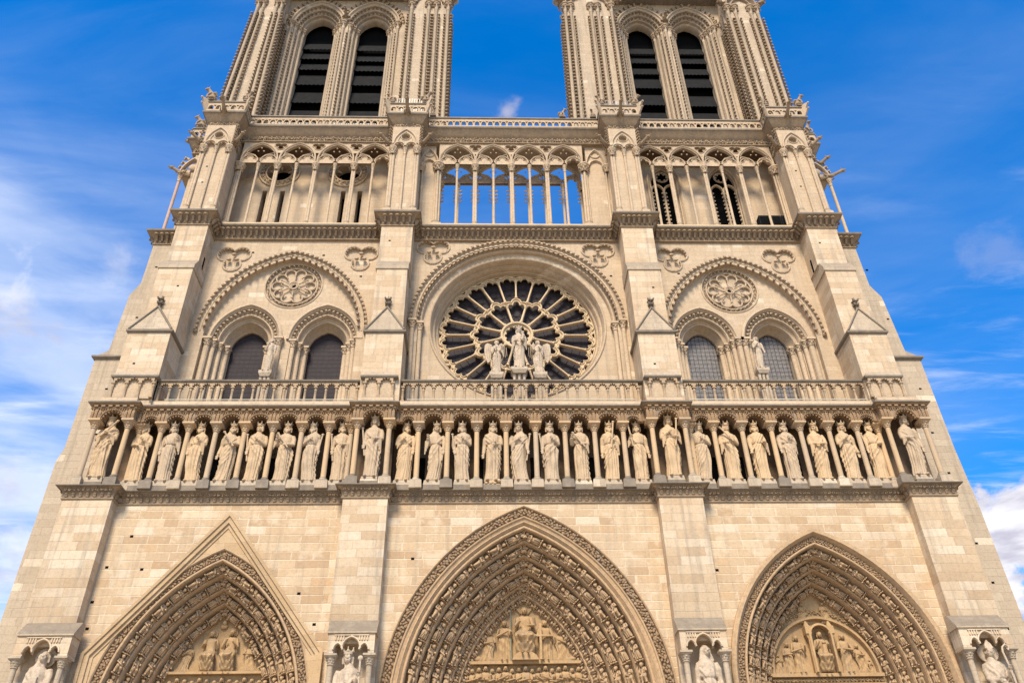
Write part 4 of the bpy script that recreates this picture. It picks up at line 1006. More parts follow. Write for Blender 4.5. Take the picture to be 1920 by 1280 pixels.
# ================================================================ MIDDLE CORNICE  z 36 - 37
def with_sides(pts, xl, xr, y1, y2):
    """step back to the side buttresses"""
    return [(xl, y2), (xl, y1), (pts[0][0], y1)]+pts+[(pts[-1][0], y1), (xr, y1), (xr, y2)]
HANG = (lambda m: (m.v, m.f))(MB().hexa([(-.25,0,-1.2),(.25,0,-1.2),(.2,.2,-1.15),(-.2,.2,-1.15)], [(-.3,0,.3),(.3,0,.3),(.3,1.1,.3),(-.3,1.1,.3)]).blob((0,1.2,.18),(.42,.3,.3)).blob((-.32,1.05,.2),.2).blob((.32,1.05,.2),.2))
PP2 = with_sides(plan_path(1.52, .33, ST3, None), -21.36, 20.55, 2.0, 4.6)
cornice('cornice', PP2, [(-.1, 36.0), (.03, 36.02), (.07, 36.05), (.07, 36.10), (.01, 36.13), (.02, 36.35), (.07, 36.5), (.18, 36.66), (.36, 36.76), (.40, 36.78)],
        [(.33, HANG, .10, 36.55, .25, 0), (.24, FOL, .01, 36.22, .17, 1.5)], slab=[(.36, 36.77), (.44, 36.79), (.46, 36.82), (.46, 36.92), (.41, 36.97), (-1.9, 37.0)], label='crocketed cornice beneath the open gallery')
# ================================================================ OPEN GALLERY
GF, GC = 37.0, 42.62
GAL = part(MB().box(-17.6, 17.0, 1.3, 3.7, 36.9, 37.02), 'open_gallery', M_GREY); GAL['label'] = 'tall open gallery of slender columns across the foot of the towers'
def gcol(x, y, r, root, zc=GC, zb=GF, name='gallery_colonnette', mat=M_CARVE, cl=None, n=12):
    m = MB(); cl = cl or [(0, 0)]
    for dx, dy in cl:
        m.lathe(x+dx, y+dy, [(r*1.15, zb+.5), (r, zb+.56), (r*.96, zc-.62)], n)
    c = part(m, name, mat, root)
    R = r+max([math.hypot(a, b) for a, b in cl]); m = MB()
    m.taper(x, y, zb, R*1.55, R*1.55, zb+.24, R*1.45, R*1.45); m.lathe(x, y, [(R*1.5, zb+.24), (R*1.55, zb+.32), (R*1.15, zb+.38), (R*1.3, zb+.46), (R*1.05, zb+.52)], n)
    part(m, 'base', M_CARVE, c)
    m = MB(); m.lathe(x, y, [(R*.96, zc-.64), (R*1.25, zc-.60), (R*1.0, zc-.56), (R*1.08, zc-.40), (R*1.42, zc-.22)], n)
    for k in range(8):
        a = k*PI/4+.2; q = R*1.35; m.blob((x+q*math.cos(a), y+q*math.sin(a), zc-.27), (R*.34, R*.34, R*.34)); q = R*1.08; m.blob((x+q*math.cos(a+.4), y+q*math.sin(a+.4), zc-.42), (R*.28, R*.28, R*.4))
    m.lathe(x, y, [(R*1.42, zc-.22), (R*1.62, zc-.19), (R*1.62, zc-.12), (R*1.8, zc-.1), (R*1.8, zc), (0, zc)], 8)
    part(m, 'capital', M_CARVE, c)
    return c
def g_tracery(cols, y, root, thick0, zt=44.56, dark=False):
    """cols alternate thick / thin; cols[0] is a jamb (thick)"""
    m = MB(); low = [(cols[0], zt), (cols[0], GC)]; holes = []
    for a, b in zip(cols[:-1], cols[1:]):
        hw = (b-a)/2-.13; low += [(p[0], p[1]) for p in trefoil_head((a+b)/2, GC, hw, .62, 6)]
    low += [(cols[-1], GC), (cols[-1], zt)]
    thin = [i for i in range(len(cols)) if (i % 2 == 1)] if thick0 else [i for i in range(len(cols)) if i % 2 == 0]
    for i in thin: AH = Arch(cols[i], 42.95, 1.13, 1.50); holes.append([p for p in AH.path(.10, 12) if p[1] > 43.48]+[(cols[i]+.52, 43.40), (cols[i]+.34, 43.33), (cols[i]+.10, 42.98), (cols[i]-.10, 42.98), (cols[i]-.34, 43.33), (cols[i]-.52, 43.40)]); [holes.append([(cols[i]+g_*.86, 43.42), (cols[i]+g_*.98, 43.22), (cols[i]+g_*.90, 43.56)][::g_]) for g_ in (-1, 1)]
    for i in range(1, len(cols)-1):
        if i not in thin: holes.append([(cols[i]+(x_-cols[i])*1.3, z_) for x_, z_ in foil(cols[i], 44.19, .34, 3, 7, -PI/2, .55)])
    ok = [h for h in holes if min(p[0] for p in h) > cols[0]+.02 and max(p[0] for p in h) < cols[-1]-.02]
    m.plate(low, ok, y-.08, y+.12)
    o = part(m, 'tracery', M_CARVE, root)
    m = MB()
    for i in thin:
        A = Arch(cols[i], 42.95, 1.13, 1.50)
        rp = A.path(0, 12, 42.66); rp = [p for p in rp if cols[0]-.05 <= p[0] <= cols[-1]+.05]
        if len(rp) > 3: tubeXZ(m, rp, y-.13, .06); tubeXZ(m, [(x, z-.06) for x, z in rp], y-.08, .04)
    for h in ok:
        if len(h) < 5: continue
        tubeXZ(m, h+[h[0]], y-.09, .038)
        cx = sum(p[0] for p in h)/len(h); cz = sum(p[1] for p in h)/len(h)
        if len(h) < 20:
            q_ = cx; m.blob((q_, y-.04, 44.20), (.09, .07, .08)); m.tube([(q_-.16, y-.04, 44.22), (q_-.1, y-.05, 44.08), (q_, y-.05, 44.02), (q_+.1, y-.05, 44.08), (q_+.16, y-.04, 44.22)], .028, 6)
            for g_ in (-1, 1):
                m.tube([(q_+g_*.62, y-.04, 43.74), (q_+g_*.50, y-.04, 43.52), (q_+g_*.38, y-.04, 43.62)], [.04, .035, .025], 6); m.tube([(q_+g_*.34, y-.04, 43.34), (q_+g_*.20, y-.05, 43.42)], [.04, .022], 6); m.tube([(q_+g_*.10, y-.04, 43.0), (q_+g_*.0, y-.05, 43.16)], [.035, .025], 6); m.blob((q_+g_*.34, y-.05, 43.96), (.06, .05, .04))
            continue
        for k in range(4 if len(h) > 24 else 3):
            aa = PI/4+k*PI/2 if len(h) > 24 else PI/2+k*2*PI/3; m.blob((cx+.2*math.cos(aa), y-.08, cz+.2*math.sin(aa)), .06)
    for a, b in zip(cols[:-1], cols[1:]):
        hw = (b-a)/2-.13; cx = (a+b)/2
        tubeXZ(m, trefoil_head(cx, GC, hw+.01, .62, 6), y-.09, .035)
        tubeXZ(m, [(cx+(hw+.06)*math.cos(PI-PI*i/12), GC+.10+.60*math.sin(PI*i/12)) for i in range(13)], y-.11, .045)
    part(m, 'tracery_moulding', M_CARVE, o)
YG = 1.52
CL3 = [(-.13, .05), (.0, -.08), (.13, .05)]
GCL = [-17.35, -16.17, -14.97, -13.77, -12.56, -11.35, -10.13, -8.94, -7.75]
GCC = [-4.78, -3.6, -2.46, -1.3, -.15, 1.0, 2.1, 3.24, 4.45]
GCR = [7.85, 8.88, 9.98, 11.1, 12.22, 13.35, 14.52, 15.64, 16.8]
for cols, thick_first in ((GCL, True), (GCC, True), (GCR, True)):
    for i, x in enumerate(cols):
        if cols is not GCC and i in (0, 8):
            if (cols is GCL and i == 8) or (cols is GCR and i == 0): continue
            gcol(x, YG+.1, .07, GAL, cl=[(-.13, .02), (0, -.05), (.13, -.05)]); continue
        if i in (0, 8): gcol(x+(.02 if i else -.02), YG, .085, GAL, cl=CL3); continue
        if i % 2 == 0: gcol(x, YG, .08, GAL, cl=[(-.06, 0), (.06, 0)])
        else: gcol(x, YG, .078, GAL)
    g_tracery(cols, YG, GAL, True)
for a, b in ((-17.6, -7.6), (-5.0, 4.7), (7.7, 17.0)): part(MB().box(a, b, 1.18, 1.45, 37.02, 37.13), 'sill', M_ROSE, GAL)
# rear arcade of the centre bay
YR_ = 3.15
for i, x in enumerate(GCC):
    if i in (0, 8): gcol(x+(.1 if i else -.1), YR_, .085, GAL, cl=CL3, zc=GC); continue
    gcol(x, YR_, .11 if i % 2 == 0 else .09, GAL)
g_tracery(GCC, YR_, GAL, True)
m = MB()
for i, (a, b) in enumerate(zip(GCC[:-1], GCC[1:])):
    for sg, x in ((1, a), (-1, b)):
        for k in range(4): m.inst(CROCK, (x+sg*.1, YR_, 41.95-.33*k), Z3, X3*sg, NY, .22)
part(m, 'cusped_edges', M_CARVE, GAL)
# solid pieces between centre jambs and piers, passage ceiling and tower walls behind the side bays
for a, b in ((-6.2, -5.0), (4.66, 6.2)): part(MB().box(a, b, 1.62, 3.35, 37, 44.56), 'gallery_pier_wall', M_UP, GAL)
for cx, hw in ((-5.42, .5), (5.28, .52)):
    m = MB(); A = Arch(cx, 42.75, hw+.12, hw+.95); m.sweep(lambda dd: A.path(dd, 8, 42.6), [(-.02, 1.62), (-.02, 1.5), (.05, 1.47), (.1, 1.54), (.14, 1.62)])
    A = Arch(cx, 42.65, hw-.05, hw+.02); m.sweep(lambda dd: A.path(dd, 8), [(-.02, 1.62), (-.02, 1.5), (.05, 1.48), (.1, 1.62)])
    ring_tube(m, cx, 1.6, 43.75, .28, .045, 18)
    part(m, 'blind_arch', M_CARVE, GAL)
for x in (-5.9, 5.95): gcol(x, 1.55, .07, GAL, cl=[(-.1, 0), (.1, 0)])
for x in (-7.72, 7.85): gcol(x, 1.5, .07, GAL, cl=[(-.1, 0), (.1, 0)])
for a, b in ((-17.7, -6.0), (6.05, 17.1)): part(MB().box(a, b, 1.42, 2.8, 44.56, 44.9), 'passage_ceiling', M_BACK_SHADED, GAL)
part(MB().box(-6.0, 6.05, 1.42, 3.5, 44.56, 44.9), 'passage_ceiling', M_CARVE, GAL)
# tower walls behind
OC = [(-15.13, 43.07), (-10.73, 43.1)]
SL = [(-15.82, 38.6, 41.4), (-14.7, 38.6, 41.4), (-10.86, 38.6, 41.42), (-9.81, 38.6, 41.42)]
m = MB()
m.plate([(-18, 36.9), (-7.4, 36.9), (-7.4, 45), (-18, 45)], [circ(x, z, .80, 20) for x, z in OC]+[[(x-.15, a), (x+.15, a), (x+.15, b), (x-.15, b)] for x, a, b in SL], 2.7, 3.4)
RW = [(9.81, .96), (13.72, 1.0)]
m.plate([(7.6, 36.9), (17.2, 36.9), (17.2, 46), (7.6, 46)], [Arch(x, 42.55, w_, 1.6).path(0, 8, 37.1) for x, w_ in RW], 2.7, 3.4)
m.box(-8, -6.0, 2.7, 3.4, 36.9, 45); m.box(6.0, 8, 2.7, 3.4, 36.9, 45)
part(m, 'tower_wall', M_UP, GAL)
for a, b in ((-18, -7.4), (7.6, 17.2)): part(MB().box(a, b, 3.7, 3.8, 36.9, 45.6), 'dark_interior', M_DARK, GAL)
for x, z in OC:
    m = MB(); ring_tube(m, x, 2.66, z, 1.28, .07, 32); ring_tube(m, x, 2.64, z, .86, .06, 28)
    for i in range(20): a = 2*PI*i/20; m.inst(FOL[i % 4], (x+1.07*math.cos(a), 2.66, z+1.07*math.sin(a)), X3, NY, Z3, .26)
    for i in range(6):
        a = 2*PI*(i+.5)/6; m.tube([(x+.83*math.cos(a), 2.95, z+.83*math.sin(a)), (x+.5*math.cos(a), 2.95, z+.5*math.sin(a))], [.12, .04], 6)
    part(m, 'oculus', M_CARVE, GAL)
for x, w_ in RW:
    A = Arch(x, 42.55, w_, 1.6); m = MB(); m.sweep(lambda dd: A.path(dd, 10, 37.1), [(-.16, 2.7), (-.16, 2.6), (-.06, 2.58), (0, 2.65), (.05, 2.75), (.12, 2.78), (.14, 2.9), (.2, 2.95), (.22, 3.15)])
    ring_tube(m, x, 3.0, 43.2, .42, .06, 20)
    for k in range(6): a = k*PI/3; m.blob((x+.32*math.cos(a), 3.0, 43.2+.32*math.sin(a)), .09)
    for sg in (-1, 1):
        B = Arch(x+sg*.42, 41.85, .42, .62); m.sweep(lambda dd: B.path(dd, 8, 37.1), [(-.04, 2.92), (0, 2.88), (.06, 2.92), (.08, 3.05)])
        for k in range(13):
            for s2 in (-1, 1): m.blob((x+sg*.42+s2*.30, 2.96, 37.6+k*.34), (.08, .06, .08))
    part(m, 'pointed_window', M_CARVE, GAL)
# pier faces of the gallery stage
for i, (x0, x1) in enumerate(ST4):
    b = BUT[i]; xc = (x0+x1)/2
    for x, cl in ((x0+.10, [(-.07, 0), (.07, 0)]), (xc, [(0, 0)]), (x1-.10, [(-.07, 0), (.07, 0)])): gcol(x, .25, .085 if len(cl) > 1 else .08, b, zc=42.72, cl=cl)
    m = MB(); m.box(x0-.02, x1+.02, .08, .34, 42.95, 44.6)
    A = Arch(xc, 42.95, .72, 1.35)
    m = MB()
    hw = (x1-x0)/2-.12
    low = [(x0-.0, 44.6), (x0-.0, 42.74)]
    for s in (-1, 1): low += trefoil_head(xc+s*hw/2, 42.74, hw/2-.12, .3, 4)
    low += [(x1, 42.74), (x1, 44.6)]
    m.plate(low, [circ(xc, 43.62, .25, 20)], .12, .34)
    m.sweep(lambda dd: A.path(dd, 10), [(-.05, .12), (-.05, .05), (.02, .03), (.07, .12)])
    A2 = Arch(xc, 43.05, .50, 1.0); m.sweep(lambda dd: A2.path(dd, 10), [(-.03, .12), (-.03, .06), (.03, .06), (.06, .12)])
    ring_tube(m, xc, .11, 43.62, .30, .035, 24)
    for s in (-1, 1):
        A3 = Arch(xc+s*hw/2, 42.76, hw/2-.02, .36); m.sweep(lambda dd: A3.path(dd, 6), [(-.02, .12), (-.02, .05), (.04, .05), (.05, .12)])
    part(m, 'blind_arcade', M_UP, b)
    m = MB()
    for sx, sg in ((x0, -1), (x1, 1)):
        for k in range(6):
            m.inst(CROCK, (sx+sg*.0, .12+.02*k, 43.05+.29*k), Vector((0, 1, 0)), Vector((sg*.8, -.6, 0)).normalized(), Z3, .30)
        m.inst(FOL[1], (sx, .2, 42.9), X3, NY, Z3, .3)
        # blind arches along the side faces
        for yy in (.75, 1.15): m.inst(FOL[2], (sx+sg*.02, yy, 43.4), Y3, X3*sg, Z3, .35); m.inst(FOL[3], (sx+sg*.02, yy, 44.0), Y3, X3*sg, Z3, .35); m.inst(FOL[0], (sx+sg*.02, yy, 44.45), Y3, X3*sg, Z3, .3)
    part(m, 'corner_crockets', M_FRIEZE, b)
# side stages of the gallery
for sg, xi, xo in ((-1, -19.3, -20.75), (1, 18.6, 20.1)):
    a, b_ = sorted((xi, xo)); m = MB(); m.box(a, b_, 2.5, 4.5, 36.9, 44.7); sb = part(m, 'side_stage', M_UP)
    gcol(xo+sg*.5, 2.35, .10, sb, zc=42.4, mat=M_RUST if sg < 0 else M_CARVE); gcol(xo-sg*.28, 2.35, .075, sb, zc=42.4)
    m = MB(); A = Arch(xo-sg*.1, 42.4, .75, 1.6)
    m.sweep(lambda dd: [p for p in A.path(dd, 8)], [(-.06, 2.5), (-.06, 2.3), (.04, 2.27), (.1, 2.36), (.12, 2.5)]); m.box(*sorted((xo, xo+sg*.55)), 2.35, 3.6, 42.45, 42.9)
    m.blob((xo-sg*.1, 2.42, 43.2), (.3, .12, .3), ICO1)
    for k in range(4): m.inst(CROCK, (xo+sg*(.55-.1*k), 2.4, 42.75+.4*k), Y3, Vector((sg, 0, 0)), Z3, .42)
    part(m, 'blind_arch', M_CARVE, sb)
# ================================================================ UPPER CORNICE AND BALUSTRADE
PP3 = with_sides(plan_path(1.42, .33, ST4, None), -20.95, 20.25, 2.5, 5.0)
cornice('cornice', PP3, [(-.1, 44.52), (.06, 44.54), (.09, 44.57), (.09, 44.62), (.02, 44.66), (.02, 45.00), (.07, 45.05), (.12, 45.10), (.20, 45.22), (.42, 45.56)],
        [(.36, FOL, .0, 44.84, .34, 1.5)], M_FRIEZE, slab=[(.40, 45.56), (.46, 45.57), (.48, 45.60), (.48, 45.72), (.42, 45.76), (-1.8, 45.80)], label='foliage frieze and overhanging slab beneath the tower balustrade')
UB = part(MB().box(-19, 18.5, 3.0, 3.2, 45.7, 45.82), 'balustrade', M_GREY); UB['label'] = 'pierced stone balustrade at the foot of the towers'
def pierced(p0, p1, root, zb=45.78, zt=46.82):
    """pierced parapet between two plan points"""
    a = Vector(p0); b = Vector(p1); t = (b-a); L_ = t.length; t.normalize(); nn = Vector((t.y, -t.x)); n = max(2, round(L_/.445)); p = L_/n
    m = MB(); holes = []
    for i in range(n):
        cx = p*(i+.5); hw = p*.36
        holes.append([(cx+hw*math.cos(PI*k/8), zb+.30+.30*math.sin(PI*k/8)+(.03 if k in (2, 6) else 0)) for k in range(9)]+[(cx-hw, zb+.2), (cx+hw, zb+.2)])
        if i < n-1: holes.append([(cx+p*.5-.11, zb+.62), (cx+p*.5+.11, zb+.62), (cx+p*.5, zb+.45)][::-1])
    m.plate([(0, zb), (L_, zb), (L_, zt-.18), (0, zt-.18)], holes, -.06, .06)
    m.box(-.02, L_+.02, -.10, .10, zb, zb+.12)
    M4 = Matrix(((t.x, -nn.x, 0, a.x), (t.y, -nn.y, 0, a.y), (0, 0, 1, 0)))
    def tr(v): return (a.x+t.x*v[0]-nn.x*v[1], a.y+t.y*v[0]-nn.y*v[1], v[2])
    m.v = [tr(v) for v in m.v]; part(m, 'pierced_panel', M_CARVE, root)
    m = MB(); m.add([], []); q = MB(); q.hexa([(-.03, -.13, zt-.18), (L_+.03, -.13, zt-.18), (L_+.03, .13, zt-.18), (-.03, .13, zt-.18)], [(-.03, -.06, zt), (L_+.03, -.06, zt), (L_+.03, .06, zt), (-.03, .06, zt)])
    q.v = [tr(v) for v in q.v]; part(q, 'rail', M_WEATH, root)
YB = 1.14
P3 = [(a-.32, b+.32) for a, b in ST4]
for (a, b) in ((P3[0][1], P3[1][0]), (P3[1][1], P3[2][0]), (P3[2][1], P3[3][0])): pierced((a, YB), (b, YB), UB)
for i, (a, b) in enumerate(P3):
    pierced((a, .02), (b, .02), UB)
    if i > 0: pierced((a, YB), (a, .02), UB)
    else: pierced((a, 2.2), (a, .02), UB)
    if i < 3: pierced((b, .02), (b, YB), UB)
    else: pierced((b, .02), (b, 2.2), UB)
pierced((-21.25, 4.5), (-21.25, 2.2), UB); pierced((-21.25, 2.2), (-19.7, 2.2), UB); pierced((19.0, 2.2), (20.55, 2.2), UB); pierced((20.55, 2.2), (20.55, 4.5), UB)
# flaring corner blades of the belvederes
for i, (a, b) in enumerate(P3):
    for sx, sg in ((a, -1), (b, 1)):
        m = MB(); e = Vector((sg*.7, -.7, 0)); s_ = Vector((sg*.7, .7, 0)).normalized()*.07; o = Vector((sx, .02, 0))
        prof = [(-.05, 45.78), (.12, 45.78), (.22, 46.0), (.42, 46.35), (.30, 46.38), (.36, 46.55), (.5, 46.8), (.36, 46.86), (-.05, 46.86)]
        L1 = [tuple(o+e*u+s_+Z3*z) for u, z in prof]; L2 = [tuple(o+e*u-s_+Z3*z) for u, z in prof]; n = len(prof)
        m.add(L1+L2, [tuple(range(n)), tuple(range(2*n-1, n-1, -1))]+[(k, (k+1) % n, n+(k+1) % n, n+k) for k in range(n)])
        m.blob(o+e*.44+Z3*46.36, (.08, .08, .08)); m.blob(o+e*.52+Z3*46.82, (.09, .09, .09))
        part(m, 'corner_blade', M_CARVE, UB)
def gargoyle(o, d, L_=1.1, parent=None):
    """long-necked beast leaning out of the wall"""
    d = Vector(d).normalized(); o = Vector(o); side = d.cross(Z3).normalized(); m = MB()
    pts = [o-d*.25, o+d*.15*L_, o+d*.45*L_+Z3*.08, o+d*.75*L_+Z3*.2, o+d*.92*L_+Z3*.26]
    m.tube(pts, [.17, .17, .12, .10, .11], 8)
    h = pts[-1]; m.blob(h+d*.06, (.13, .13, .11), ICO1); m.tube([h+d*.05+Z3*.03, h+d*.28+Z3*.05], [.08, .05], 6); m.tube([h+d*.05-Z3*.06, h+d*.24-Z3*.1], [.06, .03], 6)
    for s in (-1, 1):
        m.tube([h+side*.07*s+Z3*.08, h-d*.06+side*.11*s+Z3*.2], [.04, .01], 5)
        m.tube([o+d*.2*L_+side*.12*s, o+d*.35*L_+side*.2*s-Z3*.15, o+d*.5*L_+side*.14*s-Z3*.1], [.07, .05, .04], 5)
        w_ = MB(); m.tube([o+d*.1+side*.14*s+Z3*.05, o-d*.05+side*.25*s+Z3*.35], [.10, .02], 5)
    return part(m, 'gargoyle', M_FRIEZE, parent)
for i, (a, b) in enumerate(P3): gargoyle(((a+b)/2, .05, 45.62), (0, -1, .25), 1.0)
for i, (a, b) in enumerate(ST4):
    gargoyle((a, .4, 43.1), (-.75, -.65, .1), .95); gargoyle((b, .4, 43.1), (.75, -.65, .1), .95)
gargoyle((-21.0, 2.4, 42.5), (-1, -.35, .1), .9); gargoyle((20.35, 2.4, 42.6), (1, -.25, .12), 1.3); gargoyle((-20.9, 2.6, 45.3), (-1, -.5, .1), .6)
gargoyle((20.3, 2.5, 44.0), (1, -.6, .1), .7)
# ================================================================ TOWERS
YT = 3.2
def cro_rows(m, xs, y, z0, z1, sp=.39, k=.30, out=NY, side=None):
    for x in xs:
        n = int((z1-z0)/sp)
        for j in range(n): m.inst(CROCK, (x, y, z0+j*sp), X3 if side is None else side, out, Z3, k)
def tower(xl, xr, bl, br, cxs, w_, name, groupL, groupR):
    root = part(MB().box(xl+(.3 if xl < 0 else 2.1), xr-(2.0 if xl < 0 else .3), 5.4, 15, 45.7, 46.2), 'tower', M_TOWER); root['label'] = name
    # solid corner blocks
    for x0, x1 in (bl, br):
        m = MB(); m.box(x0, x1, YT, 4.4 if abs(x0+x1) < 16 else 6.4, 45.7, 66.2); part(m, 'corner_pier', M_TOWER, root)
    il, ir = (.25, 2.0) if xl < 0 else (2.1, .25)
    for bx in ((xl+il, xl+il+.9, 5.5, 13.9), (xr-ir-.9, xr-ir, 5.5, 13.9), (xl+il, xr-ir, 14, 14.9)):
        part(MB().box(*bx, 45.7, 67.2), 'tower_wall', M_TOWER, root)
    Yw = 4.7; As = [Arch(c, 63.0, w_, 2.95*w_/2.17, True) for c in cxs]; s = w_/2.17
    m = MB(); top = 67.0; holes = [A.path(-.0, 12, 45.75) for A in As]
    m.plate([(bl[1]-.1, 45.7), (br[0]+.1, 45.7), (br[0]+.1, top), (bl[1]-.1, top)], holes, Yw, Yw+.4)
    part(m, 'belfry_wall', M_TOWER, root)
    for A in As:
        P = [(-.04, Yw+.1), (-.04, Yw-.12), (.03, Yw-.15), (.1, Yw-.12), (.13, Yw-.02), (.2, Yw+.02), (.26, Yw-.02), (.32, Yw+.02), (.34, Yw+.22), (.44, Yw+.30), (.5, Yw+.26), (.56, Yw+.3), (.58, Yw+.5), (.68, Yw+.58), (.74, Yw+.54), (.80, Yw+.58), (.82, Yw+.8), (.95, Yw+.9), (.97, Yw+.86), (1.0, Yw+.95), (1.02, Yw+1.0), (1.02, Yw+1.4)]
        P = [(d*s*.92, y) for d, y in P]
        m = MB(); m.sweep(lambda dd: A.path(dd, 14), P); win = part(m, 'belfry_window', M_TOWER, root)
        m = MB(); 
        for i, (x, z, t, nn) in enumerate(A.along(-.05, .42)): m.inst(CROCK, (x, Yw-.08, z), t, -nn, NY, .42)
        for i, (x, z, t, nn) in enumerate(A.along(.38*s, .33)): m.inst(CROCK, (x, Yw+.22, z), -nn, NY, t, .24)
        for i, (x, z, t, nn) in enumerate(A.along(.62*s, .33)): m.inst(CROCK, (x, Yw+.5, z), -nn, NY, t, .24)
        part(m, 'crocket_band', M_FRIEZE, win)
        for sg in (-1, 1):
            m = MB(); s2 = s; s *= .92; pts = [(0, Yw), (.3*s, Yw), (.3*s, Yw+.3), (.56*s, Yw+.3), (.56*s, Yw+.6), (.82*s, Yw+.6), (.82*s, Yw+.85), (1.02*s, Yw+.95), (1.02*s, Yw+1.4)]
            m.rows([[(A.cx+sg*(w_-d), yy, z) for d, yy in pts] for z in (45.7, 63.02)]); part(m, 'jamb', M_TOWER, win)
            c_ = MB()
            for d, yy in ((.10, -.03), (.40, .22), (.66, .52), (.93, .84)):
                if d < .2 and abs(A.cx+sg*w_-(cxs[0]+cxs[1])/2) < .2 and sg < 0: continue
                x = A.cx+sg*(w_-d*s); Y_ = Yw+yy; r = .125; q = MB(); k_ = MB()
                q.lathe(x, Y_, [(r, 45.8), (r, 62.1), (r*1.2, 62.15), (r, 62.2), (r*1.2, 62.45), (r*1.9, 62.7)], 10)
                k_.lathe(x, Y_, [(r*1.8, 62.66), (r*2.1, 62.7), (r*2.1, 62.84), (r*2.5, 62.88), (r*2.5, 63.02), (0, 63.02)], 8)
                for k in range(6): a = k*PI/3; k_.blob((x+.2*math.cos(a), Y_+.2*math.sin(a), 62.6), .075)
                part(q, 'jamb_shaft', M_SHAFT, win); part(k_, 'capital', M_FRIEZE, win)
            cro_rows(c_, [A.cx+sg*(w_-.25*s)], Yw+.06, 46.2, 61.9, k=.26); cro_rows(c_, [A.cx+sg*(w_-.53*s)], Yw+.36, 46.2, 61.9, k=.24)
            part(c_, 'crocket_strip', M_FRIEZE, win); s = s2
        hw = w_-1.02*s*.92
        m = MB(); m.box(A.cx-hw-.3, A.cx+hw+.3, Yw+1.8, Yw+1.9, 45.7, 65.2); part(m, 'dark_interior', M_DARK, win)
        for z in (48.0, 50.2, 52.2, 54.3, 56.5, 58.3, 59.6, 60.9):
            z += random.uniform(-.12, .12); m = MB(); y0 = Yw+1.12+random.uniform(-.04, .04); h_ = 1.6 if z < 58 else 1.15; n = 15
            lo = [(A.cx-hw+2*hw*j/n, y0, z+(.07 if j % 2 else -.03)) for j in range(n+1)]; hi = [(A.cx-hw+2*hw*j/n, y0+.30, z+h_) for j in range(n+1)]
            m.rows([lo, hi]); m.rows([[(a, b+.04, c) for a, b, c in lo], [(a, b+.04, c) for a, b, c in hi]]); part(m, 'louvre_board', M_SLATE, win)
    # crocketed shafts on the corner piers
    for xs, yy in ((groupL, YT), (groupR, YT)):
        for x in xs:
            q = MB(); q.lathe(x, yy-.05, [(.14, 45.8), (.13, 62.4), (.16, 62.45), (.13, 62.5), (.16, 62.8), (.25, 63.1)], 10); sh = part(q, 'corner_shaft', M_SHAFT, root)
            q = MB(); q.lathe(x, yy-.05, [(.26, 63.1), (.3, 63.14), (.3, 63.3), (.36, 63.35), (.36, 63.5), (0, 63.5)], 8)
            for k in range(6): a = k*PI/3; q.blob((x+.25*math.cos(a), yy-.05+.25*math.sin(a), 63.0), .10)
            part(q, 'capital', M_FRIEZE, sh)
            q = MB(); cro_rows(q, [x-.25, x+.25], yy+.0, 46.0, 62.3, k=.32); part(q, 'crocket_strip', M_FRIEZE, sh)
    # flanks
    for x, sg, ylist in ((bl[1], 1, (3.75, 4.35)), (br[0], -1, (3.75, 4.35)), (xl, -1, (3.6, 4.8) if xl < 0 else (3.5, 4.1)), (xr, 1, (3.5, 4.15))):
        for yy in ylist:
            q = MB(); q.lathe(x, yy, [(.12, 45.8), (.12, 63.0), (.25, 63.3)], 8); sh = part(q, 'corner_shaft', M_SHAFT, root)
            q = MB()
            for dy in (-.24, .24): cro_rows(q, [x], yy+dy, 46.0, 62.3, k=.30, out=X3*sg, side=Y3)
            part(q, 'crocket_strip', M_FRIEZE, sh)
    # gablets and cornice above the shafts
    m = MB()
    for x0, x1 in (bl, br):
        A = Arch((x0+x1)/2, 63.5, (x1-x0)/2-.1, 1.7); m.sweep(lambda dd: A.path(dd, 8), [(-.08, YT), (-.08, YT-.3), (.04, YT-.32), (.1, YT-.15), (.2, YT)])
        A = Arch((x0+x1)/2, 63.5, (x1-x0)/2-.5, 1.1); m.sweep(lambda dd: A.path(dd, 8), [(-.04, YT), (-.04, YT-.2), (.04, YT-.2), (.1, YT)])
        for sg, x in ((-1, x0), (1, x1)):
            for k in range(6): m.inst(CROCK, (x+sg*(.28-.04*k), YT-.15, 63.65+.36*k), Y3, Vector((sg, -.5, 0)).normalized(), Z3, .5)
    part(m, 'gablets', M_FRIEZE, root)
    for x0, x1 in (bl, br):
        gargoyle((x0, YT-.1, 63.7), (-.9, -.5, .05), 1.0, root); gargoyle((x1, YT-.1, 63.7), (.9, -.5, .05), 1.0, root)
    gargoyle(((cxs[0]+cxs[1])/2, Yw-.1, 63.6), (0, -1, .1), .6, root)
    p = [(xl, YT+2.2), (xl, YT), (bl[1], YT), (bl[1], Yw), (br[0], Yw), (br[0], YT), (xr, YT), (xr, YT+2.2)]
    m = MB(); m.plan(p, [(0, 66.1), (.1, 66.15), (.1, 66.3), (.05, 66.4), (.15, 66.8), (.5, 67.1), (.55, 67.3), (.3, 67.4), (.3, 68.5), (.1, 68.5), (-.5, 67.4)]); deco(m, p, .4, FOL, .06, 66.6, .36, 1.5)
    part(m, 'tower_cornice', M_TOWER, root)
    m = MB(); m.box(xl+il, xr-ir, YT+.3, 14.8, 66.1, 66.4); part(m, 'tower_roof', M_WEATH, root)
    if xl < 0:      # the outer corner draws in slightly with height
        def kids(o): return [o]+[k for c in o.children for k in kids(c)]
        bpy.context.view_layer.update()
        for o in kids(root):
            if o.type != 'MESH': continue
            for v in o.data.vertices:
                if v.co.x < -17.9: v.co.x += .044*(v.co.z-52.5)*min(1, (-17.9-v.co.x)/2.2)
    return root
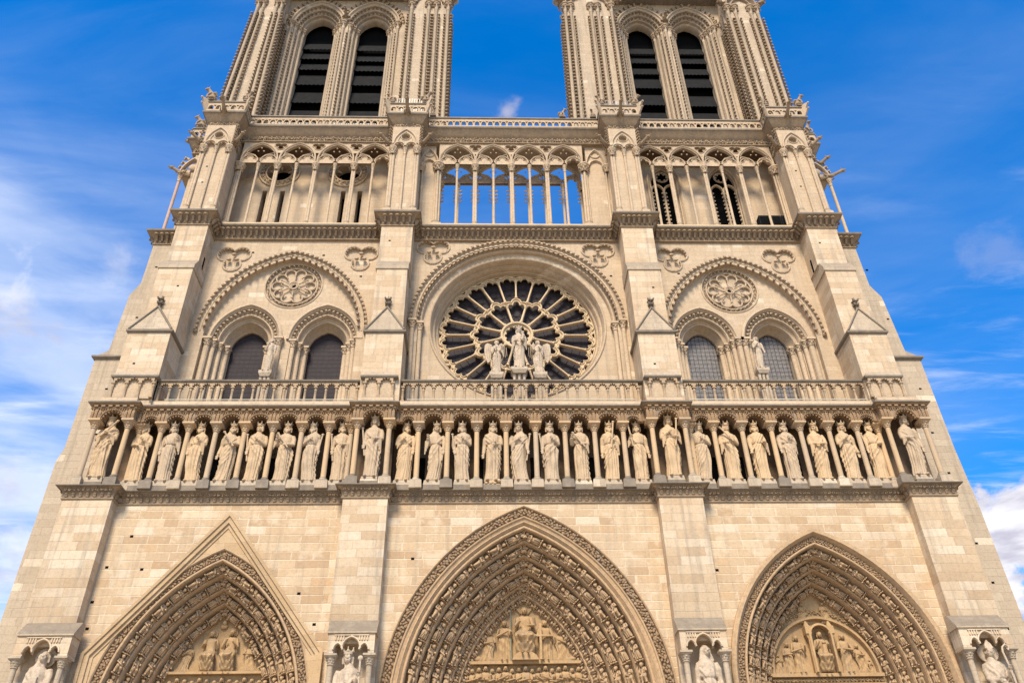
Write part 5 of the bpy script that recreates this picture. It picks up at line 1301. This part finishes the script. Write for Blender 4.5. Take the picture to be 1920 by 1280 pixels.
tower(-20.35, -4.7, (-20.3, -17.95), (-7.85, -4.75), (-15.36, -11.0), 2.17, 'left bell tower with two tall louvred openings', [-20.25, -19.75, -18.45, -17.98], [-7.7, -6.35, -5.75, -4.82])
tower(4.4, 20.1, (4.45, 8.35), (17.45, 20.05), (10.85, 14.87), 2.0, 'right bell tower with two tall louvred openings', [4.5, 4.95, 6.55, 7.1, 8.2], [17.6, 18.2, 19.45, 20.0])
# chipped extra shafts: plain vertical strips set beside the window jambs
# ================================================================ FREE-STANDING STATUES
def smoothst(a, b, x):
    t = max(0., min(1., (x-a)/(b-a))); return t*t*(3-2*t)
def remesh(m, name, mat, voxel, smooth=60):
    me = bpy.data.meshes.new('tmp'); me.from_pydata(m.v, [], m.f)
    o = bpy.data.objects.new('tmp', me); COL.objects.link(o)
    md = o.modifiers.new('r', 'REMESH'); md.mode = 'VOXEL'; md.voxel_size = voxel; md.use_smooth_shade = True
    dg = bpy.context.evaluated_depsgraph_get(); ev = o.evaluated_get(dg)
    nm = bpy.data.meshes.new_from_object(ev); nm.name = name
    bpy.data.objects.remove(o); bpy.data.meshes.remove(me)
    nm.materials.clear(); nm.materials.append(mat); nm.shade_smooth()
    return nm
def robed(m, H, seed, pose, turn=0., wide=1.0, crown=True, beard=True, mantle=1, hair=True, child=False, wings=False, nude=False, halo_=False, mitre=False, veil=False):
    """one robed figure in local coordinates, feet at z=0, facing -y"""
    r = random.Random(seed); G = lambda x, y, z: (x*H, y*H, z*H)
    sway = r.uniform(-.022, .022); ph = r.uniform(0, 6.28)
    N = 72; NZ = 84; rs = []
    keys = [(0.0, .108, .080), (.05, .102, .077), (.2, .095, .070), (.36, .098, .074), (.50, .098, .076), (.58, .086, .070), (.66, .094, .074), (.73, .106, .068), (.775, .096, .056), (.805, .048, .042), (.835, .034, .036)]
    if nude: keys = [(0.0, .07, .05), (.05, .06, .045), (.22, .07, .055), (.36, .085, .06), (.48, .095, .065), (.58, .078, .058), (.66, .092, .066), (.74, .108, .064), (.785, .09, .055), (.815, .045, .04), (.835, .033, .035)]
    def kk(z):
        for (a, b) in zip(keys[:-1], keys[1:]):
            if z <= b[0]:
                t = (z-a[0])/(b[0]-a[0]); t = t*t*(3-2*t); return a[1]+(b[1]-a[1])*t, a[2]+(b[2]-a[2])*t
        return keys[-1][1:]
    # fold positions around the front (angle -90 deg is front)
    nf = r.randint(10, 13); folds = [(-PI*1.05+PI*1.1*(i+r.uniform(-.25, .25))/(nf-1), r.uniform(.55, 1.0), r.uniform(-.5, .5)) for i in range(nf)]
    hipside = r.choice([-1, 1]); knee = r.choice([-1, 1])
    mdir = r.choice([-1, 1]); mh0 = r.uniform(.22, .36); msl = r.uniform(.9, 1.7)*mdir
    for iz in range(NZ+1):
        z = .02+(.815)*iz/NZ; rx, ry = kk(z); rx *= wide
        row = []
        cxo = sway*math.sin(PI*min(1, z/.8))*2; low = 1-smoothst(.50, .60, z)
        for j in range(N):
            t = 2*PI*j/N; ca, sa = math.cos(t), math.sin(t)
            tt = t if t < PI/2 else t-2*PI     # -3pi/2..pi/2, front at -pi/2
            f = 0
            for (a, am, dr) in folds:
                ax = a+dr*(z-.1)*1.2*hipside; w_ = .075+.035*(1-z); f += am*math.exp(-((tt-ax)/w_)**2)
            amp = .026*low*(1 if z > .03 else .8)+.005*(1-low)*smoothst(.84, .74, z)
            if nude: amp *= .25
            d = f*amp-.008*low
            # knee pushing the cloth forward
            d += .022*math.exp(-((z-.29)/.10)**2)*math.exp(-((tt+PI/2-knee*.45)/.42)**2)*(1 if not nude else .3)
            # mantle wrapped diagonally across the body, with a hem
            if mantle and not nude:
                x_ = ca*.12; hem = mh0+.10+x_*msl*1.6+.012*math.sin(9*t+ph)
                top = .60+x_*(.9*mdir)*1.3 if mantle == 1 else .80
                inside = smoothst(hem-.012, hem+.012, z)*(1-smoothst(top-.01, top+.02, z))
                if sa > .75: inside = 1*(1-smoothst(.78, .8, z))
                dg = math.sin((z*1.0-x_*msl*1.1)*75+ph)
                d += inside*(.011+.0055*dg)
            # belt
            if not nude: d -= .014*math.exp(-((z-.60)/.012)**2)
            k = 1+d/max(.03, rx)*1.0
            row.append(G(cxo+rx*k*ca, ry*k*sa*(1.0 if sa < 0 else .85)-.008, z))
        rs.append(row)
    o = len(m.v); m.rows(rs, True); m.f.append(tuple(o+j for j in range(N-1, -1, -1))); m.f.append(tuple(o+NZ*N+j for j in range(N)))
    sx = sway*2*.95
    # feet
    for sg in (-1, 1):
        m.tube([G(sg*.045, .01, .03), G(sg*.055, -.06, .025), G(sg*.062, -.115, .016), G(sg*.066, -.135, .012)], [.028*H, .027*H, .022*H, .012*H], 8)
        if nude:
            m.tube([G(sg*.04+sx, 0, .44), G(sg*.045, -.015, .25), G(sg*.045, .0, .06)], [.055*H, .04*H, .03*H], 10)
    # shoulders and arms
    tg = {'chest': (.02, -.105, .68), 'belt': (.035, -.11, .585), 'hip': (.115, -.07, .49), 'up': (.115, -.11, .70), 'side': (.135, -.045, .43), 'hold': (.06, -.125, .60), 'face': (.04, -.09, .78), 'pray': (.0, -.13, .70)}
    hands = []
    for sg, ps in ((-1, pose[0]), (1, pose[1])):
        hx, hy, hz = tg[ps]; hx = sg*(hx+r.uniform(-.008, .008))+sx*.6
        sh = (sg*.095*wide+sx, 0, .765); el = (sg*(.122 if ps != 'side' else .128)*wide+sx, -.03 if ps != 'side' else -.0, .615 if ps not in ('side', 'hip') else .60)
        w_ = .034 if not nude else .03
        m.tube([G(*sh), G((sh[0]+el[0])/2+sg*.006, -.01, .70), G(*el)], [w_*H, (w_+.003)*H, w_*.92*H], 10)
        m.blob(G(*el), w_*.95*H, ICO1)
        h = Vector(G(hx, hy, hz)); e = Vector(G(*el)); mid_ = e.lerp(h, .5); m.tube([e, mid_, e.lerp(h, .86)], [w_*.9*H, w_*.82*H, w_*(.75 if not nude else .6)*H], 10); m.tube([e.lerp(h, .8), h], [.02*H, .017*H], 8)
        d = (h-e).normalized(); u = Vector((0, -1, 0)).cross(d).normalized() if abs(d.y) < .9 else Vector((1, 0, 0))
        m.blob(h+d*.014*H, (.020*H, .015*H, .022*H), ICO1)
        for q in range(4):
            b0 = h+d*.026*H+u*(q-1.5)*.0095*H; m.tube([b0, b0+d*.018*H+Vector((0, -.004*H, -.002*H)), b0+d*.028*H+Vector((0, .004*H, -.010*H))], [.0062*H, .006*H, .005*H], 5)
        m.tube([h+u*.018*H*sg, h+u*.028*H*sg+d*.014*H+Vector((0, -.008*H, 0))], [.007*H, .006*H], 5)
        hands.append(h)
        # sleeve hanging from the forearm
        if not nude and r.random() < .75 and ps not in ('side', 'hip'):
            s0 = mid_; fall = r.uniform(.10, .24)*H; a = len(m.v)
            for q in range(3): m.tube([s0+Vector((sg*(.0+.014*q)*H, .006*H*q, 0)), s0+Vector((sg*(.012+.016*q)*H, .01*H*q, -fall*(.55+.2*q)))], [.024*H, .010*H], 7)
    # head
    hd = Vector(G(sx, -.012, .893)); ct, st = math.cos(turn), math.sin(turn)
    HS = 1.13
    def L(x, y, z): return hd+Vector(((x*ct-y*st)*H*HS, (x*st+y*ct)*H*HS, z*H*(1.06 if z > 0 else 1.1)))
    RZm = Matrix.Rotation(turn, 3, 'Z')
    m.tube([G(sx, .0, .80), G(sx, -.004, .87)], [.036*H, .030*H], 10)
    m.blob(L(0, 0, 0), (.044*H, .050*H, .058*H), ICO1, RZm); m.blob(L(0, -.018, -.028), (.033*H, .031*H, .030*H), ICO1, RZm)
    m.tube([L(0, -.040, .014), L(0, -.055, -.010)], [.006*H, .010*H], 6)             # nose
    for sg in (-1, 1):
        m.tube([L(sg*.006, -.045, .014), L(sg*.028, -.040, .012)], [.006*H, .005*H], 5)   # brows
        m.blob(L(sg*.016, -.041, .003), (.008*H, .006*H, .006*H)); m.blob(L(sg*.022, -.036, -.014), (.011*H, .008*H, .010*H))
        m.blob(L(sg*.041, .002, -.004), (.008*H, .014*H, .018*H))
    m.blob(L(0, -.046, -.026), (.014*H, .007*H, .004*H))
    if beard:
        m.blob(L(0, -.034, -.050), (.027*H, .022*H, .032*H), ICO1, RZm); m.tube([L(-.004, -.044, -.06), L(0, -.044, -.088)], [.014*H, .006*H], 6)
        for sg in (-1, 1): m.tube([L(sg*.004, -.048, -.020), L(sg*.022, -.042, -.030)], [.007*H, .006*H], 5); m.tube([L(sg*.034, -.014, -.01), L(sg*.026, -.034, -.048)], [.013*H, .014*H], 6)
    if hair and not mitre:
        for sg in (-1, 1):
            m.tube([L(sg*.034, .002, .03), L(sg*.045, .004, .0), L(sg*.044, .008, -.035), L(sg*.047, .0, -.055)], [.014*H, .016*H, .016*H, .010*H], 7)
        m.blob(L(0, .014, .012), (.047*H, .046*H, .055*H), ICO1, RZm)
    if veil: m.blob(L(0, .016, .0), (.050*H, .046*H, .066*H), ICO1, RZm); m.tube([L(-.04, .01, -.02), L(-.055, .0, -.10)], [.022*H, .03*H], 8); m.tube([L(.04, .01, -.02), L(.055, .0, -.10)], [.022*H, .03*H], 8)
    if crown:
        n = 16; rr_ = .046
        rows_ = [[tuple(L(q*rr_*math.cos(2*PI*j/n), q*rr_*1.08*math.sin(2*PI*j/n), z)) for j in range(n)] for q, z in ((.96, .030), (1.04, .032), (1.04, .044), (1.0, .046), (1.08, .066), (.9, .066), (.86, .034))]
        o = len(m.v); m.rows(rows_, True); m.f.append(tuple(o+6*n+j for j in range(n))); m.f.append(tuple(o+j for j in range(n-1, -1, -1)))
        for j in range(6):
            a = -PI/2+j*PI/3; m.tube([L(rr_*1.05*math.cos(a), rr_*1.1*math.sin(a), .058), L(rr_*1.16*math.cos(a), rr_*1.2*math.sin(a), .098)], [.013*H, .005*H], 6); m.blob(L(rr_*1.16*math.cos(a), rr_*1.2*math.sin(a), .094), (.011*H, .009*H, .011*H))
    if mitre:
        m.add([tuple(L(*p)) for p in ((-.04, -.04, .03), (.04, -.04, .03), (.043, .04, .03), (-.043, .04, .03), (-.03, -.03, .075), (.03, -.03, .075), (.03, .03, .075), (-.03, .03, .075), (0, -.022, .125), (0, .022, .125))],
              [(0, 1, 5, 4), (1, 2, 6, 5), (2, 3, 7, 6), (3, 0, 4, 7), (4, 5, 8), (6, 7, 9), (5, 6, 9, 8), (7, 4, 8, 9), (3, 2, 1, 0)])
    if halo_:
        n = 24; m.rows([[tuple(L(q*math.cos(2*PI*j/n), y, .005+q*math.sin(2*PI*j/n))) for j in range(n)] for q, y in ((.001, .035), (.095, .035), (.095, .05), (.001, .05))], True)
    if child:
        m.blob(G(sx+.07, -.115, .70), (.038*H, .035*H, .055*H), ICO1); m.blob(G(sx+.07, -.125, .775), (.026*H, .028*H, .032*H), ICO1); m.tube([G(sx+.07, -.12, .65), G(sx+.03, -.14, .60)], [.03*H, .02*H], 8)
        m.tube([G(sx+.07, -.13, .735), G(sx+.03, -.15, .74)], [.014*H, .011*H], 6)
    return hands, sx
def sceptre(m, p0, p1, H, r=.010, head=True):
    r = .0125; m.tube([p0, p1], [r*H, r*H], 8)
    if head:
        d = (Vector(p1)-Vector(p0)).normalized(); p = Vector(p1)
        m.blob(p+d*.012*H, (.018*H, .018*H, .022*H), ICO1)
        for k in range(4): a = k*PI/2; m.blob(p+d*.02*H+Vector((math.cos(a)*.014*H, math.sin(a)*.010*H, 0)), .010*H)
KG = 'crowned king statues standing in the gallery between columns'
def king(x, y, zf, H, seed, pose, label, attr=None, beard=True, turn=0., mantle=1, wide=1.0, beast=False):
    root = empty('king_statue', (x, y, zf)); tag(root, label, 'statue', KG)
    m = MB(); hands, sx = robed(m, H, seed, pose, turn, wide, beard=beard, mantle=mantle)
    hr, hl_ = hands
    if attr == 'left':     # long sceptre held by the hand on the picture's left, leaning outwards
        sceptre(m, hr+Vector((.02, 0, -.16))*H, hr+Vector((-.035, -.0, .26))*H, H)
    elif attr == 'right': sceptre(m, hl_+Vector((-.02, 0, -.16))*H, hl_+Vector((.035, 0, .26))*H, H)
    elif attr == 'across': sceptre(m, hl_+Vector((.03, -.012, -.06))*H, hl_+Vector((-.13, -.0, .17))*H, H)
    elif attr == 'across2': sceptre(m, hr+Vector((-.03, -.012, -.06))*H, hr+Vector((.13, 0, .17))*H, H)
    elif attr == 'book': m.box(hl_.x-.03*H, hl_.x+.02*H, hl_.y-.02*H, hl_.y+.01*H, hl_.z-.005*H, hl_.z+.07*H)
    elif attr == 'orb': m.blob(hl_+Vector((0, -.012, .03))*H, .024*H, ICO1); m.box(hl_.x-.004*H, hl_.x+.004*H, hl_.y-.02*H, hl_.y-.004*H, hl_.z+.05*H, hl_.z+.085*H); m.box(hl_.x-.016*H, hl_.x+.016*H, hl_.y-.02*H, hl_.y-.004*H, hl_.z+.064*H, hl_.z+.072*H)
    elif attr == 'sword': m.tube([hl_+Vector((0, -.01, .05))*H, hl_+Vector((-.01, -.01, -.34))*H], [.010*H, .006*H], 6); m.tube([hl_+Vector((-.035, -.01, .01))*H, hl_+Vector((.035, -.01, .01))*H], [.007*H, .007*H], 6)
    if attr in ('left', 'right', 'across', 'across2', None): pass
    me = remesh(m, 'body', M_KING, H*.0062); b = bpy.data.objects.new('body', me); COL.objects.link(b); b.parent = root
    m = MB()
    if beast:
        m.blob((0, -.05, -.02), (.36, .26, .17), ICO1); m.blob((.32, -.2, .03), (.13, .13, .12), ICO1)
        for k in range(3): m.blob((-.25+.2*k, -.28, -.12), (.09, .1, .07), ICO1)
        m.box(-.38, .38, -.32, .3, -.26, -.15)
    else: m.hexa([(-.40, -.36, -.20), (.40, -.36, -.20), (.40, .3, -.20), (-.40, .3, -.20)], [(-.36, -.33, .035), (.36, -.33, .035), (.36, .3, .035), (-.36, .3, .035)])
    m.build('plinth', M_GREY if not beast else M_KING, None); p = COL.objects[-1]; p.parent = root
    m = MB(); m.box(-.40, .40, -.36, .3, -.44 if zf > 19.35 else -.33, -.20); q = m.build('plinth_block', M_WEATH, None); q.parent = root
    return root
P_ = [  # x, pose, attribute, beard, turn, mantle, label
 (-19.33, ('chest', 'chest'), 'across2', 1, .15, 1, 'bearded king statue with both hands crossed on his chest, in the leftmost corner bay'),
 (-17.80, ('belt', 'chest'), None, 1, -.35, 1, 'bearded king statue turning his head left, second from the left end of the gallery'),
 (-16.48, ('hip', 'up'), 'left', 1, .25, 2, 'king statue in a cloak fastened across the chest, third from the left end'),
 (-15.17, ('hip', 'chest'), 'left', 1, 0, 1, 'king statue with a forearm across the waist, fourth from the left end'),
 (-13.85, ('side', 'hold'), 'across', 1, .0, 1, 'king statue with a short slanting sceptre and one arm hanging, fifth from the left end'),
 (-12.53, ('hip', 'chest'), 'left', 0, -.7, 2, 'beardless king statue in profile with rounded chest drapery, sixth from the left end'),
 (-11.20, ('up', 'belt'), 'across', 1, -.0, 1, 'king statue with a sceptre slanting down to his fist, seventh from the left end'),
 (-9.87, ('chest', 'hip'), 'right', 1, -.1, 2, 'king statue holding a long upright sceptre, eighth from the left end'),
 (-8.56, ('hip', 'belt'), 'left', 1, .2, 1, 'narrow king statue beside the second buttress on its left, ninth from the left end'),
 (-7.03, ('hip', 'belt'), 'left', 0, -.1, 1, 'taller king statue with cloth hanging from one arm, on the second buttress'),
 (-5.60, ('chest', 'hip'), 'right', 1, .45, 1, 'king statue turned to the right, first from the left of the central nine'),
 (-4.20, ('up', 'hip'), 'right', 0, -.1, 1, 'king statue with one palm raised, second from the left of the central nine'),
 (-2.82, ('hip', 'chest'), 'left', 1, .15, 2, 'king statue touching his collar, third from the left of the central nine'),
 (-1.47, ('side', 'belt'), 'orb', 1, 0, 2, 'king statue holding a sword and a small cross, standing on a crouching lion'),
 (-.06, ('chest', 'hip'), 'right', 0, .05, 1, 'king statue over the point of the central portal, hand on his breast'),
 (1.33, ('hip', 'chest'), 'left', 1, .1, 1, 'bearded king statue pointing inward with one finger, sixth from the left of the central nine'),
 (2.75, ('up', 'belt'), 'across', 1, .0, 2, 'king statue with a sceptre slanting shoulder to hip, seventh of the central nine'),
 (4.14, ('side', 'chest'), 'right', 1, -.0, 2, 'belted king statue with an arm hanging down, eighth of the central nine'),
 (5.53, ('up', 'side'), 'left', 1, -.3, 1, 'king statue with a cloak trailing at his side, just left of the third buttress'),
 (6.98, ('chest', 'hold'), 'right', 0, -.05, 1, 'taller beardless king statue holding an upright sceptre, on the third buttress'),
 (8.45, ('side', 'chest'), None, 0, .2, 2, 'youthful king statue with long hair just right of the third buttress'),
 (9.88, ('hold', 'chest'), 'across', 0, .45, 1, 'king statue with his head bent to the right, second right of the third buttress'),
 (11.28, ('hip', 'hold'), 'across2', 1, -.15, 2, 'king statue gripping a short rod with both hands, third right of the third buttress'),
 (12.70, ('hip', 'chest'), None, 1, 0, 2, 'long bearded king statue with an open robe, fourth right of the third buttress'),
 (14.10, ('belt', 'belt'), None, 0, -.3, 1, 'short haired king statue with both hands at the waist, fourth from the right end'),
 (15.48, ('chest', 'side'), 'orb', 0, -.1, 1, 'king statue with one arm hanging and a small object at his breast, third from right'),
 (16.82, ('hip', 'belt'), 'left', 1, .3, 1, 'king statue wrapped in a heavy cloak, second from the right end'),
 (18.48, ('belt', 'side'), None, 0, -.1, 1, 'king statue with bare forearms crossed low, in the rightmost corner bay'),
]
for i, (x, pose, attr, bd, turn, mt, lab) in enumerate(P_):
    pier = i in (0, 9, 19, 27)
    king(x, -.22 if pier else .06, 19.46 if pier else 19.40, 3.42 if pier else 3.25, 100+i*7, pose, lab, attr, bool(bd), turn, mt, random.uniform(.90, .99), beast=(i == 13))
# ---- group in front of the rose
def statue(name, x, y, z, H, seed, pose, label, mat, extra=None, voxel=.0072, **k):
    root = empty(name, (x, y, z)); tag(root, label, 'statue')
    m = MB(); hands, sx = robed(m, H, seed, pose, **k)
    if extra: extra(m, hands, H)
    me = remesh(m, 'body', mat, H*voxel); b = bpy.data.objects.new('body', me); COL.objects.link(b); b.parent = root
    return root
def pedestal(root, z0, z1, w_, cols=True, mat=M_MARB):
    zb = root.location.z; m = MB()
    m.box(-w_, w_, -w_*.8, w_*.8, z1-.16-zb, z1-zb); m.taper(0, 0, z1-.34-zb, w_*.72, w_*.6, z1-.16-zb, w_, w_*.8); m.blob((0, 0, z1-.02-zb), (w_*.95, w_*.75, .07), ICO1)
    m.build('pedestal', mat, None); p = COL.objects[-1]; p.parent = root
    n = 3
    for k in range(n):
        x = -w_*.6+w_*1.2*k/(n-1); m = MB(); m.lathe(x, -.05, [(.10, z0-zb), (.075, z0+.15-zb), (.075, z1-.55-zb), (.11, z1-.36-zb)], 10); q = m.build('pedestal_column', mat, None); q.parent = root
    m = MB(); m.box(-w_*.6, w_*.6, .0, .25, z0-zb, z1-.34-zb); q = m.build('pedestal_core', mat, None); q.parent = root
v = statue('virgin_statue', -.03, .75, 26.22, 2.82, 501, ('hold', 'hold'), 'crowned woman statue carrying a child, in the middle before the rose window', M_MARB, child=True, beard=False, mantle=1, wide=.95)
pedestal(v, 23.3, 26.24, .42)
def wings_(sg, H, root):
    for s2, big in ((sg, 1.0), (-sg, .55)):
        m = MB(); o = []
        prof = [(.05, .70), (.10, .86), (.20, .905), (.255, .86), (.27, .72), (.25, .52), (.19, .36), (.15, .40), (.10, .55)]
        n = len(prof); L1 = [(s2*x*H*(1 if big == 1 else .6), .06*H, z*H) for x, z in prof]; L2 = [(s2*x*H*(1 if big == 1 else .6), .10*H, z*H) for x, z in prof]
        m.add(L1+L2, [tuple(range(n)), tuple(range(2*n-1, n-1, -1))]+[(k, (k+1) % n, n+(k+1) % n, n+k) for k in range(n)])
        for k in range(4): m.tube([(s2*(.10+.04*k)*H, .055*H, .84*H-.02*k*H), (s2*(.13+.035*k)*H, .055*H, .42*H+.04*k*H)], [.008*H, .006*H], 5)
        w = m.build('wing', M_MARB, None); w.parent = root
        if big != 1: continue
for sg, x, lab in ((-1, -1.2, 'winged angel statue at the left of the crowned woman before the rose window'), (1, 1.04, 'winged angel statue at the right of the crowned woman before the rose window')):
    a = statue('angel_statue', x, .85, 26.0, 2.28, 520+sg, ('up', 'chest') if sg > 0 else ('chest', 'up'), lab, M_MARB, beard=False, crown=False, mantle=1, wide=.92, turn=-sg*.75,
               extra=lambda m, h, H: m.tube([h[0]+Vector((0, -.02, -.10))*H, h[0]+Vector((0, -.02, .12))*H], [.016*H, .012*H], 8))
    a['group'] = 'pair of winged angel statues before the rose window'; wings_(sg, 2.36, a); pedestal(a, 23.3, 26.02, .36)
ad = statue('nude_statue', -13.05, 1.05, 26.25, 2.3, 540, ('face', 'hip'), 'nude man statue with a hand raised to his face, between the left twin windows', M_MARB, beard=True, crown=False, mantle=0, nude=True, turn=-.2, wide=.85); pedestal(ad, 23.4, 26.27, .33)
ev = statue('nude_statue', 12.72, 1.05, 26.45, 2.25, 543, ('chest', 'hip'), 'nude woman statue with long hair, between the right twin windows', M_MARB, beard=False, crown=False, mantle=0, nude=True, veil=False, turn=.2, wide=.85); pedestal(ev, 23.4, 26.47, .33)
# ---- niche statues
def crozier(m, h, H):
    a = h[1]; m.tube([a+Vector((.02, 0, -.55))*H, a+Vector((0, 0, 0))*H, a+Vector((-.02, 0, .17))*H, a+Vector((-.01, 0, .22))*H, a+Vector((.03, 0, .25))*H, a+Vector((.06, 0, .22))*H, a+Vector((.045, 0, .185))*H], .012*H, 7)
def banner(m, h, H): a = h[1]; m.tube([a+Vector((.02, 0, -.5))*H, a+Vector((.01, 0, .14))*H], .012*H, 7); m.blob(a+Vector((.01, 0, .17))*H, (.03*H, .02*H, .03*H), ICO1); m.blob(h[0]+Vector((0, -.01, .02))*H, (.034*H, .034*H, .045*H), ICO1)
def book_(m, h, H): a = h[1]; m.box(a.x-.06*H, a.x+.03*H, a.y-.035*H, a.y, a.z-.03*H, a.z+.08*H)
NS = [(-19.08, ('belt', 'belt'), dict(halo_=True, hair=True), book_, 'haloed deacon statue holding a book in the niche of the leftmost buttress'),
      (-7.03, ('belt', 'up'), dict(halo_=False, crown=True, veil=False), banner, 'crowned woman statue with chalice and staff in the niche of the second buttress'),
      (6.98, ('side', 'side'), dict(veil=True), None, 'woman statue with bowed veiled head in the niche of the third buttress'),
      (18.5, ('belt', 'up'), dict(mitre=True, halo_=True), crozier, 'mitred bishop statue with a curled staff in the niche of the rightmost buttress')]
for i, (x, pose, kw, ex, lab) in enumerate(NS):
    kw = dict(dict(crown=False, beard=False, wide=.9), **kw)
    H = 3.75; s_ = statue('niche_statue', x, -.78, 11.78-H*(.955 if not (kw.get('crown') or kw.get('mitre')) else 1.0), H, 600+i*3, pose, lab, M_MARB, extra=ex, turn=(.1, 0, .25, -.15)[i], mantle=2 if i == 3 else 1, voxel=.0075, **kw)
    s_['group'] = 'robed statues in the buttress niches'
    m = MB(); m.box(-.5, .5, -.3, .35, 7.45-s_.location.z, .03); q = m.build('plinth', M_GREY, None); q.parent = s_
# ---- chimeras on the parapet corners
def chimera(x, y, z, face, label, s=1.0):
    root = empty('chimera_statue', (x, y, z)); tag(root, label, 'statue', 'small stone beasts perched on the parapets')
    m = MB(); f = Vector(face).normalized(); sd_ = f.cross(Z3)
    P = lambda a, b, c: f*a*s+sd_*b*s+Z3*c*s
    m.tube([P(-.12, 0, .0), P(-.1, 0, .25), P(0, 0, .5), P(.12, 0, .72), P(.2, 0, .84)], [.15*s, .19*s, .17*s, .11*s, .10*s], 10)
    m.blob(P(.28, 0, .90), (.13*s, .13*s, .11*s), ICO1); m.tube([P(.3, 0, .9), P(.46, 0, .86)], [.08*s, .04*s], 8)
    for q in (-1, 1):
        m.tube([P(.24, q*.08, .98), P(.18, q*.12, 1.1)], [.04*s, .012*s], 6); m.tube([P(.05, q*.14, .55), P(.2, q*.16, .3), P(.24, q*.14, .03)], [.08*s, .06*s, .05*s], 7)
        m.tube([P(-.05, q*.12, .55), P(-.2, q*.2, .5), P(-.32, q*.16, .25)], [.06*s, .10*s, .03*s], 7); m.blob(P(-.0, q*.18, .12), (.15*s, .12*s, .12*s), ICO1)
    me = remesh(m, 'body', M_FRIEZE, .03*s); b = bpy.data.objects.new('body', me); COL.objects.link(b); b.parent = root
    m = MB(); m.box(-.2, .2, -.2, .2, -.08, .02); q = m.build('base', M_WEATH, None); q.parent = root
zc = 46.86
for (x, y, fc, lab, s_) in [(-19.65, .05, (-1, -.3, 0), 'hunched stone beast on the far left corner of the leftmost parapet', 1.15), (-17.3, .1, (1, -.5, 0), 'stone beast on the right corner of the leftmost parapet', .9),
        (-7.95, .1, (-1, -.4, 0), 'stone beast on the left corner of the second parapet', .85), (-5.7, .1, (1, -.4, 0), 'stone beast looking right on the right corner of the second parapet', 1.05),
        (5.75, .1, (-1, -.5, 0), 'stone beast on the left corner of the third parapet', .85), (8.05, .1, (1, -.4, 0), 'stone beast on the right corner of the third parapet', .95),
        (16.65, .1, (-1, -.5, 0), 'stone beast on the left corner of the rightmost parapet', .9), (18.98, .05, (.9, -.5, 0), 'stone beast crouched on the right corner of the rightmost parapet', 1.0),
        (-20.95, 2.3, (-1, -.2, 0), 'stone beast on the low side parapet at the far left', 1.15), (20.3, 2.3, (.4, -.9, 0), 'stone beast on the low side parapet at the far right', 1.0),
        (-5.3, 1.16, (.5, -1, 0), 'small stone beast on the parapet beside the left tower foot', .7), (5.35, 1.16, (-.5, -1, 0), 'small stone beast on the parapet beside the right tower foot', .7), (3.3, 1.16, (1, -.4, 0), 'small stone beast left of the right tower on the central parapet', .8)]:
    chimera(x, y, zc+.06, fc, lab, s_)
# ---- small modern things
def fence(x0, x1, y, z, h, label):
    root = empty('wire_fence', ((x0+x1)/2, y, z)); tag(root, label, 'fence', 'wire mesh fences on the tower walkway'); w_ = (x1-x0)/2
    for x in (-w_, 0, w_): q = MB().tube([(x, 0, 0), (x, 0, h)], .02, 6).build('post', M_WHITE, None); q.parent = root
    m = MB(); n = int(w_*2/.16)
    for k in range(n+1): x = -w_+2*w_*k/n; m.box(x-.006, x+.006, -.006, .006, 0, h)
    for k in range(6): m.box(-w_, w_, -.007, .007, h*k/5-.006, h*k/5+.006)
    q = m.build('mesh_panel', M_METAL, None); q.parent = root
fence(-16.6, -13.6, 2.9, 45.8, 2.5, 'wire mesh fence before the first louvred opening of the left tower'); fence(-12.4, -9.4, 2.9, 45.8, 2.5, 'wire mesh fence before the second louvred opening of the left tower')
fence(8.9, 12.2, 2.9, 45.8, 2.5, 'wire mesh fence before the first louvred opening of the right tower'); fence(13.3, 16.6, 2.9, 45.8, 2.5, 'wire mesh fence before the second louvred opening of the right tower')
fence(-7.7, -5.9, .75, 46.3, 1.9, 'wire mesh fence on the second parapet, left of centre'); fence(6.1, 7.9, .75, 46.3, 1.9, 'wire mesh fence on the third parapet, right of centre')
m = MB()
for a, b in ((-17.3, -8.2), (-5.6, 5.6), (8.3, 17.2)):
    m.tube([(a, -.19, 23.84), (b, -.19, 23.84)], .022, 6)
tag(m.build('cable', M_WHITE, None), 'pale cable running along the foot of the balustrade above the kings', 'cable')
root = empty('equipment_cabinet', (16.05, 2.0, 37.02)); tag(root, 'dark boxy equipment cabinet standing in the right part of the open gallery', 'cabinet')
for a, b in ((-1.0, -.25), (-.2, .35), (.4, 1.05)):
    m = MB(); m.box(a, b, -.25, .25, 0, 1.5); q = m.build('cabinet_body', M_SLATE, None); q.parent = root
    m = MB(); m.box(a+.06, b-.06, -.275, -.25, .1, 1.38); q = m.build('door', M_DARK, None); q.parent = root
